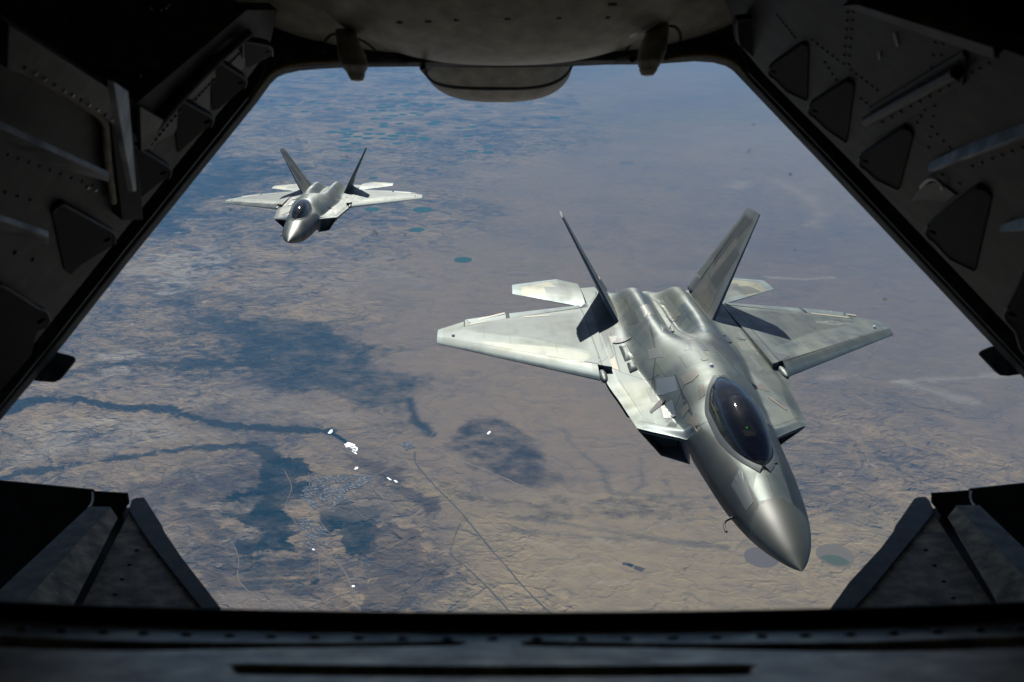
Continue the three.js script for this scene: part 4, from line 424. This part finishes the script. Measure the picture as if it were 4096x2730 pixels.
  return { skin: skinMat, fin: new THREE.MeshPhysicalMaterial({ map: ft, roughness: 0.6, metalness: 0.35 }), nose: M(0.045, 0.052, 0.04, 0.46, { metalness: 0.12 }), duct: M(0.09, 0.09, 0.088, 0.7), cowl: M(0.12, 0.128, 0.12, 0.5, { metalness: 0.4 }), frame: M(0.07, 0.082, 0.082, 0.6, { specularIntensity: 0.4 }),
    dark: M(0.05, 0.05, 0.045, 0.7), patch: M(0.1, 0.098, 0.08, 0.55, { metalness: 0.3 }), brown: M(0.15, 0.11, 0.085, 0.6), black: M(0.01, 0.011, 0.012, 0.8, { specularIntensity: 0.15 }), grey: M(0.09, 0.1, 0.1, 0.5), lens: M(0.9, 0.9, 0.88, 0.12), seat: M(0.05, 0.055, 0.045, 0.8), tan: M(0.19, 0.16, 0.1, 0.8), strap: M(0.3, 0.31, 0.3, 0.6),
    panels: { bare: M(0.24, 0.25, 0.23, 0.34, { metalness: 0.7 }), light: M(0.17, 0.178, 0.155, 0.42, { metalness: 0.45 }), green: M(0.115, 0.128, 0.098, 0.5, { metalness: 0.3 }), grey: M(0.066, 0.079, 0.079, 0.48, { metalness: 0.4 }), prim: M(0.26, 0.245, 0.185, 0.55, { metalness: 0.15 }), brown: M(0.068, 0.066, 0.05, 0.55, { metalness: 0.2 }), dark: M(0.055, 0.064, 0.062, 0.55, { metalness: 0.2 }) }, hud: new THREE.MeshPhysicalMaterial({ color: new THREE.Color().setRGB(0.6, 0.8, 0.6), transmission: 1, thickness: 0, roughness: 0.05 }), glow: new THREE.MeshStandardMaterial({ color: 0x000000, emissive: new THREE.Color(0.15, 1, 0.1), emissiveIntensity: 2.5 }),
    glass: new THREE.MeshPhysicalMaterial({ color: new THREE.Color().setRGB(0.2, 0.19, 0.145), transmission: 1, thickness: 0, roughness: 0.025, ior: 1.5 }), metal: M(0.5, 0.5, 0.48, 0.3, { metalness: 0.9 }), seal: M(0.03, 0.03, 0.03, 0.6) };
})();
function makeJet() {
  const J = new THREE.Group(); J.name = numbered('fighter_jet'); scene.add(J);
  const m = jetMats, add = (n, g, mat, p = J) => mesh(n, g, mat, p);
  const zig = (u) => { const a = Math.abs(u); return 1.52 + 0.26 * (1 - clamp(a / 0.5)) - 0.3 * clamp((a - 0.5) / 0.5) + (a < 0.5 ? 0.06 * Math.abs(((a * 6) % 1) - 0.5) * 2 : 0); };
  const yu = (u) => Math.sin(u * Math.PI / 2);
  const stN = [0, 0.01, 0.03, 0.06, 0.1, 0.16, 0.24, 0.33, 0.43, 0.54, 0.66, 0.78, 0.89, 1];
  const half = (f, s0, n) => sheet(128, n, (a, b) => { const u = a * 2 - 1, x = s0(b, u), y = yu(u) * wEdge(x); return V(x, y, f(x, y)); });
  const sN = (b, u) => { const i = b * 13, k = Math.min(12, Math.floor(i)); return mix(stN[k], stN[k + 1], i - k) * zig(u); };
  add('nose_cone', mergeGeometries([half(jetTop, sN, 39), half(jetBottom, sN, 39)]), m.nose);
  const st = []; for (let x = 1.52; x < 4.95; x += 0.06) st.push(x); for (let x = 4.95; x < 6.05; x += 0.03) st.push(x); for (let x = 6.05; x < 16.4; x += 0.06) st.push(x); st.push(16.4);
  const sF = (b, u) => { const x = st[Math.round(b * (st.length - 1))]; return x + (zig(u) - 1.52) * clamp(1 - (x - 1.52) / 1.2); };
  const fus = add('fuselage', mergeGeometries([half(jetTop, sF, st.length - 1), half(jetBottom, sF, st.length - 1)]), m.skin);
  // blocks lying on the skin: outline given as (x, y), raised by h
  const plate = (name, pts, h, mat, parent = fus, f = jetTop) => {
    const n = pts.length, cx = pts.reduce((s, p) => s + p[0], 0) / n, cy = pts.reduce((s, p) => s + p[1], 0) / n, pos = [], idx = [], up = (p, k) => V(p[0], p[1], f(...p) + k), R = 6;
    for (let r = 0; r <= R; r++) for (let i = 0; i < n * 3; i++) { const a = pts[Math.floor(i / 3)], b = pts[(Math.floor(i / 3) + 1) % n], t = (i % 3) / 3, e = [mix(a[0], b[0], t), mix(a[1], b[1], t)], k = r / R; pos.push(...up([mix(cx, e[0], k), mix(cy, e[1], k)], h > 0.05 ? h * (1 - k * k * k) : h)); }
    for (let i = 0; i < n * 3; i++) { const a = pts[Math.floor(i / 3)], b = pts[(Math.floor(i / 3) + 1) % n], t = (i % 3) / 3; pos.push(...up([mix(a[0], b[0], t), mix(a[1], b[1], t)], -0.02)); }
    const q = n * 3; for (let r = 0; r <= R; r++) for (let i = 0; i < q; i++) { const a = r * q + i, b = r * q + (i + 1) % q; idx.push(a, b, a + q, b, b + q, a + q); }
    const g = new THREE.BufferGeometry(); g.setAttribute('position', new THREE.Float32BufferAttribute(pos, 3)); g.setAttribute('uv', new THREE.Float32BufferAttribute(pos.flatMap((_, i) => i % 3 ? [] : uvP(-pos[i + 2], pos[i])), 2)); g.setIndex(idx); return add(name, g.toNonIndexed(), mat, parent), g.computeVertexNormals(), parent.children.at(-1).geometry.computeVertexNormals(), parent.children.at(-1);
  };
  const S = (l) => l.map((p) => skin(...p));
  plate('vent_panel', S([[2598, 1648], [2640, 1601], [2662, 1603], [2604, 1656]]), 0.012, m.dark); plate('vent_panel', S([[2719, 1649], [2750, 1617], [2757, 1640], [2730, 1677]]), 0.012, m.patch);
  plate('access_panel', S([[2720, 1513], [2750, 1492], [2785, 1478], [2795, 1503], [2770, 1528], [2737, 1543]]), 0.012, m.patch); plate('vent_panel', S([[3072, 1593], [3082, 1592], [3150, 1640], [3146, 1644]]), 0.012, m.brown);
  plate('exhaust_vent', S([[2452, 1374], [2480, 1356], [2524, 1350], [2523, 1357], [2500, 1370], [2462, 1378]]), 0.03, m.grey); plate('exhaust_vent', S([[2945, 1352], [2970, 1353], [2985, 1362], [2962, 1360]]), 0.012, m.dark); plate('exhaust_vent', S([[2661, 1268], [2700, 1268], [2712, 1280], [2680, 1283]]), 0.012, m.patch); plate('marker_plate', S([[2802, 1440], [2815, 1437], [2836, 1441], [2815, 1444]]), 0.01, m.brown);
  const pm = m.panels, W_ = (l) => l.map((p) => skin(...p, wingZ));
  for (const [k, h, l] of [['bare', 0.008, [[2624, 1520], [2700, 1508], [2710, 1565], [2630, 1585]]], ['bare', 0.007, [[2640, 1612], [2688, 1600], [2704, 1665], [2655, 1676]]], ['green', 0.007, [[2627, 1212], [2663, 1182], [2728, 1263], [2698, 1272]]], ['light', 0.006, [[2745, 1338], [2780, 1335], [2790, 1362], [2750, 1364]]], ['grey', 0.006, [[2733, 1368], [2747, 1368], [2757, 1405], [2738, 1406]]], ['grey', 0.006, [[2780, 1368], [2793, 1368], [2832, 1404], [2815, 1404]]], ['light', 0.006, [[2435, 1348], [2470, 1346], [2462, 1366], [2448, 1376]]], ['prim', 0.006, [[2428, 1446], [2458, 1432], [2476, 1482], [2440, 1474]]], ['brown', 0.006, [[2985, 1508], [3050, 1535], [3078, 1570], [3030, 1556]]], ['brown', 0.006, [[2740, 1690], [2785, 1655], [2805, 1715], [2790, 1735]]], ['grey', 0.006, [[2965, 1870], [3014, 2012], [2985, 2050], [2925, 1945]]], ['dark', 0.006, [[2990, 1420], [3010, 1425], [3055, 1480], [3040, 1490]]], ['light', 0.006, [[2590, 1400], [2640, 1392], [2655, 1430], [2598, 1440]]], ['light', 0.006, [[2640, 1300], [2690, 1296], [2700, 1325], [2648, 1330]]], ['grey', 0.006, [[2850, 1330], [2905, 1340], [2930, 1370], [2875, 1360]]], ['light', 0.006, [[2560, 1230], [2600, 1222], [2620, 1262], [2576, 1272]]], ['grey', 0.006, [[2500, 1255], [2540, 1245], [2556, 1290], [2510, 1300]]], ['brown', 0.006, [[2790, 1545], [2815, 1535], [2822, 1580], [2796, 1600]]]]) plate('skin_panel', S(l), h, pm[k]);
  for (const [k, l] of [['grey', [[2335, 1449], [2376, 1427], [2436, 1433], [2394, 1456]]], ['grey', [[3068, 1420], [3092, 1408], [3162, 1425], [3120, 1446]]], ['prim', [[1912, 1283], [2018, 1257], [2018, 1251], [1912, 1277]]], ['prim', [[1880, 1301], [1942, 1288], [1942, 1284], [1880, 1297]]], ['prim', [[2093, 1272], [2200, 1264], [2200, 1260], [2093, 1267]]], ['prim', [[3245, 1257], [3395, 1274], [3395, 1269], [3245, 1252]]], ['prim', [[3320, 1249], [3425, 1266], [3425, 1261], [3320, 1244]]]]) plate('skin_panel', W_(l), 0.007, pm[k], fus, wingZ);
  plate('bulge_fairing', S([[2475, 1385], [2510, 1380], [2535, 1430], [2500, 1450]]), 0.09, m.skin); plate('bulge_fairing', S([[2507, 1455], [2540, 1445], [2553, 1482], [2520, 1496]]), 0.09, m.skin);
  for (const [a, b] of [[2847, 1467]]) { const [x, y] = skin(a, b); const l = add('beacon', new THREE.SphereGeometry(0.05, 12, 8), m.lens, fus); l.position.set(...V(x, y, jetTop(x, y) + 0.02)); }
  { const h = add('air_data_probe', new THREE.TubeGeometry(new THREE.CatmullRomCurve3([[2.05, -0.66, -0.34], [2.0, -0.86, -0.42], [1.85, -0.9, -0.46], [1.7, -0.9, -0.47]].map((p) => new THREE.Vector3(...V(...p)))), 14, 0.025, 8), m.seal, fus); void h; }
  for (const s of [-1, 1]) {
    // air intake under the leading-edge shelf
    const q = [[4.98, 0.93, 0.0 - 0.09], [5.85, 1.93, -0.21], [6.3, 1.3, -1.06], [5.75, 0.72, -1.04]].map(([x, y, z]) => [x, s * y, z]), ctr = [5.72, s * 1.2, -0.6];
    const ring = (k, dx, inset) => { const a = q[k % 4], b = ctr; return V(mix(a[0], 5.72, sstep(0, 1.5, dx)) + dx, mix(a[1], b[1], inset), mix(a[2], b[2], inset)); };
    const tube = (list) => { const gs = []; for (let e = 0; e < 4; e++) gs.push(sheet(1, list.length - 1, (a, b) => { const [dx, ins] = list[Math.round(b * (list.length - 1))]; return ring(e + a, dx, ins); })); return mergeGeometries(gs); };
    const I = add('air_intake', tube([[0.05, 0.08], [0, 0.05], [0.03, 0], [0.3, -0.01], [1.0, 0.0], [2.6, 0.02]]), m.cowl); add('intake_duct', mergeGeometries([tube([[0.05, 0.08], [0.3, 0.09], [1.2, 0.12], [2.6, 0.25]]), sheet(1, 1, (a, b) => { const i = b ? (a ? 2 : 3) : (a ? 1 : 0); return ring(i, 2.6, 0.25); })]), m.duct, I);
    // wing
    const zr = 0.0, wz = (y) => -0.06 * (y - 2.3), w3 = (x, y, dz = 0) => [x, s * y, wz(y) + dz];
    const LE = (y) => mix(8.72, 12.66, (y - 2.3) / 4.48), hl = (y) => LE(y) + mix(0.62, 0.34, (y - 2.3) / 4.48), TEh = (y) => y < 4.65 ? mix(14.72, 14.28, (y - 2.3) / 2.35) : mix(14.28, 13.82, (y - 4.65) / 1.35), pf = (c) => mix(0.75, 0.42, c) + 0.5 * c * (1 - c);
    const up = (y) => 0; void up; void zr;
    const wing = add('wing', mergeGeometries([panel(w3(hl(2.1), 2.1), w3(TEh(2.3), 2.1), w3(hl(4.65), 4.65), w3(TEh(4.65), 4.65), 0.36, 0.22, pf, 14, 8), panel(w3(hl(4.65), 4.65), w3(TEh(4.65), 4.65), w3(hl(6.0), 6.0), w3(TEh(6.0), 6.0), 0.22, 0.16, pf, 14, 6), panel(w3(hl(6.0), 6.0), w3(14.4, 6.0), w3(hl(6.78), 6.78), w3(13.8, 6.78), 0.16, 0.12, (c) => mix(0.75, 0.15, c) + 0.4 * c * (1 - c), 14, 4)]), m.skin); void wing;
    add('leading_edge_flap', panel(w3(LE(2.45), 2.45, -0.09), w3(hl(2.45) - 0.012, 2.45, -0.004), w3(LE(6.78), 6.78, -0.05), w3(hl(6.78) - 0.012, 6.78, -0.003), 0.27, 0.1, (c) => Math.sqrt(clamp(c * 1.0 + 0.012)) * 0.98, 10, 10), m.skin);
    add('flaperon', panel(w3(TEh(2.3) + 0.014, 2.34), w3(15.32, 2.34, -0.03), w3(TEh(4.6) + 0.014, 4.58), w3(14.86, 4.58, 0.02), 0.15, 0.09, (c) => 1 - 0.9 * c, 6, 4), m.skin);
    add('aileron', panel(w3(TEh(4.7) + 0.014, 4.7), w3(14.84, 4.7, 0.03), w3(TEh(5.96) + 0.014, 5.96), w3(14.46, 5.96, 0.05), 0.09, 0.07, (c) => 1 - 0.9 * c, 6, 4), m.skin);
    add('hinge_fairing', new THREE.SphereGeometry(1, 20, 14).scale(0.11, 0.11, 0.42), m.skin).position.set(...V(9.02, s * 2.35, -0.05));
    const tl = add('wing_tip_light', new THREE.SphereGeometry(0.05, 10, 8), m.lens); { const [x, y] = s < 0 ? [12.95, -6.3] : [12.95, 6.3]; tl.position.set(...V(x, y, wz(6.3) + 0.075)); }
    // tailplane
    const sw = (x, y) => [x, s * y, -0.06 - 0.01 * (y - 2)];
    add('tailplane', mergeGeometries([panel(sw(15.1, 2.12), sw(17.9, 2.12), sw(15.65, 2.8), sw(18.62, 2.8), 0.2, 0.17, (c) => 0.14 + 0.86 * Math.sin(Math.PI * c), 12, 4), panel(sw(15.65, 2.8), sw(18.62, 2.8), sw(16.93, 4.4), sw(18.06, 4.37), 0.17, 0.06, (c) => 0.14 + 0.86 * Math.sin(Math.PI * c), 12, 8)]), m.skin);
    add('tail_boom', panel([14.9, s * 1.5, -0.08], [17.5, s * 1.6, -0.1], [14.9, s * 2.1, -0.07], [17.4, s * 2.08, -0.09], 0.42, 0.26, (c) => 1 - 0.75 * c * c, 8, 4), m.skin);
    // fin and rudder
    const fz = (x, z, t) => { const y = 1.5 + (z - 0.25) * 0.53; return V(x, s * (y + t * 0.88), z - t * 0.47); };
    const finP = (f0, b0, f1, b1, z0, z1, t0, t1, pr, ) => { const P = (c, v, k) => { const z = mix(z0, z1, v); return fz(mix(mix(f0, f1, v), mix(b0, b1, v), c), z, k * pr(c) * mix(t0, t1, v) / 2); }, uvf = (p) => [(-p[2] - 12.8) / 4.4, p[1] / 3.3]; return mergeGeometries([sheet(10, 8, (c, v) => P(c, v, 1), uvf), sheet(10, 8, (c, v) => P(c, v, -1), uvf), ...[0, 1].map((v) => sheet(10, 1, (c, t) => P(c, v, t * 2 - 1), uvf)), ...[0, 1].map((c) => sheet(8, 1, (v, t) => P(c, v, t * 2 - 1), uvf))]); };
    const fin = add('tail_fin', mergeGeometries([finP(13.0, 15.75, 14.28, 15.18, 0.12, 3.03, 0.24, 0.07, (c) => 0.1 + 0.9 * Math.pow(Math.sin(Math.PI * (0.08 + c * 0.62)), 0.8))]), m.fin);
    add('rudder', finP(15.77, 16.62, 15.2, 15.56, 0.55, 3.0, 0.17, 0.05, (c) => 1 - 0.88 * c), m.fin); add('rudder_actuator', finP(15.6, 16.7, 15.6, 16.5, 0.2, 0.62, 0.3, 0.24, (c) => 0.3 + 0.7 * Math.sin(Math.PI * clamp(c, 0.02, 0.98))), m.cowl, fin);
    // exhaust nozzle
    add('engine_nozzle', mergeGeometries([panel([15.6, s * 0.2, -0.1], [17.6, s * 0.25, -0.42], [15.6, s * 1.25, -0.1], [17.6, s * 1.1, -0.42], 0.3, 0.3, (c) => 1 - 0.9 * c, 8, 4), panel([15.9, s * 0.2, -0.85], [17.6, s * 0.25, -0.7], [15.9, s * 1.25, -0.85], [17.6, s * 1.1, -0.7], 0.4, 0.4, (c) => 1 - 0.9 * c, 8, 4)]), m.cowl);
  }
  // canopy
  const c0 = 2.62, c1 = 6.4, tz = tab([[2.62, 0.47], [3.0, 0.62], [3.5, 0.83], [4.1, 1.0], [4.7, 1.09], [5.2, 1.1], [5.7, 1.06], [6.1, 0.99], [6.4, 0.92]]), bz = tab([[2.62, 0.43], [3.2, 0.43], [4, 0.45], [5.2, 0.5], [5.7, 0.62], [6.1, 0.78], [6.4, 0.9]]);
  const gl = (x, u) => { const w = bw(x), th = u * Math.PI / 2, a = Math.sin(th), z0 = bz(x), z1 = tz(x); return V(x, w * 1.06 * a * (1 + 0.05 * Math.cos(th)), z0 + (z1 - z0) * Math.pow(Math.max(0, Math.cos(th)), 0.8)); };
  const can = add('canopy', sheet(40, 56, (a, b) => gl(mix(c0, c1, b), a * 2 - 1)), m.glass);
  const band = (x, s, t) => { const w = bw(x) * 1.06, o = mix(-0.005, 0.095, t), y = s * (w + o * 0.9), xx = x - (x < 3.3 ? o * 1.5 * (1 - (x - c0) / 0.7) : 0) + (x > 6.0 ? o * (x - 6.0) * 1.6 : 0); const sk = jetSkin(xx, y) + 0.012; return V(xx, y, Math.max(mix(bz(x) + 0.022, sk, Math.pow(t, 0.8)), sk)); };
  add('canopy_frame', mergeGeometries([-1, 1].map((s) => sheet(4, 60, (t, b) => band(mix(c0, c1, b), s, t)))), m.frame, can);
  add('canopy_seal', new THREE.TubeGeometry(new THREE.CatmullRomCurve3([[2980, 1856], [2992, 1852], [3010, 1851], [3040, 1862], [3064, 1875], [3084, 1862], [3102, 1856], [3110, 1856]].map((p) => skin(...p)).map(([x, y]) => new THREE.Vector3(...V(x, y, jetSkin(x, y) + 0.012)))), 40, 0.014, 6), m.seal, can);
  // cockpit: tub lining, glare shield, head-up display, seat
  const ck = add('cockpit', mergeGeometries([sheet(60, 70, (a, b) => { const x = mix(2.9, 6.1, b), y = (a * 2 - 1) * bw(x) * 1.0; return V(x, y * 0.975, jetTop(x, y) + 0.02); })]), m.black);
  const box = (n, w, h, l, x, y, z, mat, p = ck, rx = 0) => { const g = new THREE.BoxGeometry(w, h, l, 2, 2, 2); const o = add(n, g, mat, p); o.position.set(...V(x, y, z)); o.rotation.x = rx; return o; };
  const dome = add('glare_shield', new THREE.SphereGeometry(1, 20, 10, 0, Math.PI * 2, 0, Math.PI / 2).scale(0.31, 0.16, 0.55), m.black, ck); dome.position.set(...V(3.62, 0, 0.42));
  box('instrument_panel', 0.6, 0.5, 0.06, 4.0, 0, 0.25, m.grey, ck, -0.3); box('head_up_display', 0.2, 0.17, 0.015, 3.98, 0, 0.74, m.hud, ck, -0.5); box('display_housing', 0.22, 0.1, 0.34, 3.76, 0, 0.6, m.grey); box('display_light', 0.024, 0.024, 0.014, 4.0, 0.02, 0.66, m.glow);
  box('seat_back', 0.44, 0.72, 0.12, 5.18, 0, 0.4, m.seat, ck, -0.2); box('headrest', 0.28, 0.22, 0.14, 5.2, 0, 0.86, m.grey, ck, -0.15); box('seat_pan', 0.42, 0.12, 0.5, 4.82, 0, -0.02, m.seat); for (const s of [-1, 1]) box('side_console', 0.1, 0.2, 1.3, 4.6, s * 0.36, 0.2, m.seat);
  add('rear_deck', sheet(8, 8, (a, b) => V(mix(5.3, 6.2, b), (a * 2 - 1) * bw(mix(5.3, 6.2, b)) * 0.93, mix(0.5, 0.84, b))), m.tan, ck);
  return J;
}
const jet = makeJet(), setPose = (o, k) => { poseM(k).decompose(o.position, o.quaternion, o.scale); o.scale.set(1, 1, 1); };
setPose(jet, 0); tag(jet, 'large near grey stealth fighter jet on the right with gleaming back', 'fighter jet', 'stealth fighter jets in formation');
const jet2 = jet.clone(); jet2.name = numbered('fighter_jet'); scene.add(jet2); setPose(jet2, 1); tag(jet2, 'smaller far grey stealth fighter jet flying behind on the upper left', 'fighter jet', 'stealth fighter jets in formation');

// ───────────── the pilots ─────────────
const pilotParts = (() => {
  const B = [], bone = (a, b, ra, rb) => B.push([a, b, ra, rb]);   // [across, up, aft]
  bone([0, 0.14, 4.8], [0, 0.3, 4.9], 0.14, 0.13); bone([0, 0.3, 4.9], [0, 0.5, 4.97], 0.135, 0.15); bone([-0.15, 0.56, 4.97], [0.15, 0.56, 4.97], 0.075, 0.075); bone([0, 0.6, 4.96], [0, 0.74, 4.93], 0.06, 0.055); bone([0, 0.82, 4.92], [0, 0.86, 4.92], 0.095, 0.1);
  for (const s of [-1, 1]) { bone([s * 0.1, 0.14, 4.78], [s * 0.16, 0.24, 4.34], 0.09, 0.065); bone([s * 0.16, 0.24, 4.34], [s * 0.13, -0.14, 4.14], 0.062, 0.045); bone([s * 0.13, -0.14, 4.14], [s * 0.13, -0.18, 3.95], 0.045, 0.035); bone([s * 0.19, 0.55, 4.96], [s * 0.26, 0.32, 4.84], 0.058, 0.046); bone([s * 0.26, 0.32, 4.84], [s * 0.27, 0.36, 4.6], 0.045, 0.033); bone([s * 0.27, 0.365, 4.58], [s * 0.27, 0.38, 4.52], 0.03, 0.032);
    for (let f = 0; f < 4; f++) { const x = s * (0.245 + f * 0.017); bone([x, 0.395, 4.5], [x, 0.385, 4.46 + Math.abs(f - 1.5) * 0.006], 0.0095, 0.009); bone([x, 0.385, 4.46 + Math.abs(f - 1.5) * 0.006], [x, 0.352, 4.475], 0.009, 0.008); } bone([s * 0.243, 0.375, 4.55], [s * 0.236, 0.4, 4.5], 0.012, 0.01); }
  const N = 110, S = 0.62, mc = new MarchingCubes(N, new THREE.MeshBasicMaterial(), false, false, 200000), c0 = [0, 0.4, 4.52]; mc.isolation = 0;
  const at3 = (i) => (i - N / 2) / (N / 2) * S; const sm = (a, b, k) => { const h = clamp(0.5 + 0.5 * (b - a) / k); return mix(b, a, h) - k * h * (1 - h); };
  for (let z = 0; z < N; z++) for (let y = 0; y < N; y++) for (let x = 0; x < N; x++) { const p = [at3(x) + c0[0], at3(y) + c0[1], c0[2] - at3(z)]; let d = 9; for (const [a, b, ra, rb] of B) { let dx = b[0] - a[0], dy = b[1] - a[1], dz = b[2] - a[2], px = p[0] - a[0], py = p[1] - a[1], pz = p[2] - a[2]; const t = clamp((px * dx + py * dy + pz * dz) / (dx * dx + dy * dy + dz * dz)), q = Math.hypot(px - t * dx, py - t * dy, pz - t * dz) - mix(ra, rb, t); if (q < d + 0.05) d = sm(d, q, ra < 0.02 ? 0.008 : 0.03); } mc.field[x + y * N + z * N * N] = -d; }
  mc.update(); const n = mc.count, g = new THREE.BufferGeometry(); g.setAttribute('position', new THREE.BufferAttribute(mc.positionArray.slice(0, n * 3), 3)); g.setAttribute('normal', new THREE.BufferAttribute(mc.normalArray.slice(0, n * 3), 3)); g.scale(S, S, S); g.translate(c0[0], c0[1], -c0[2]);
  const helmet = new THREE.SphereGeometry(0.142, 24, 18).scale(0.92, 1.02, 1.08), visor = new THREE.SphereGeometry(0.136, 20, 10, Math.PI * 0.12, Math.PI * 0.76, Math.PI * 0.36, Math.PI * 0.2), mask = new THREE.CapsuleGeometry(0.045, 0.04, 4, 10), hose = new THREE.TubeGeometry(new THREE.CatmullRomCurve3([[0, 0.76, -4.78], [0.03, 0.68, -4.74], [0.07, 0.56, -4.78], [0.09, 0.45, -4.8]].map((p) => new THREE.Vector3(...p))), 16, 0.018, 8);
  return { g, helmet, visor, mask, hose };
})();
for (const k of [0, 1]) {
  const P = new THREE.Group(); P.name = numbered('person'); scene.add(P); setPose(P, k); const q = pilotParts, suit = M(0.05, 0.055, 0.04, 0.85), hm = M(0.4, 0.41, 0.38, 0.4);
  mesh('body', q.g, suit, P); const h = mesh('helmet', q.helmet, hm, P); h.position.set(0, 0.865, -4.92); mesh('visor', q.visor, M(0.02, 0.02, 0.02, 0.08), h).position.set(0, 0, 0.022); mesh('oxygen_mask', q.mask, M(0.06, 0.06, 0.055, 0.7), h).position.set(0, -0.085, 0.12); mesh('oxygen_hose', q.hose, M(0.05, 0.05, 0.05, 0.7), P);
  tag(P, k ? 'person in helmet seated in the cockpit of the smaller far jet' : 'person in helmet and dark flight suit seated under the canopy of the near jet', 'person');
}


renderer.render(scene, camera);
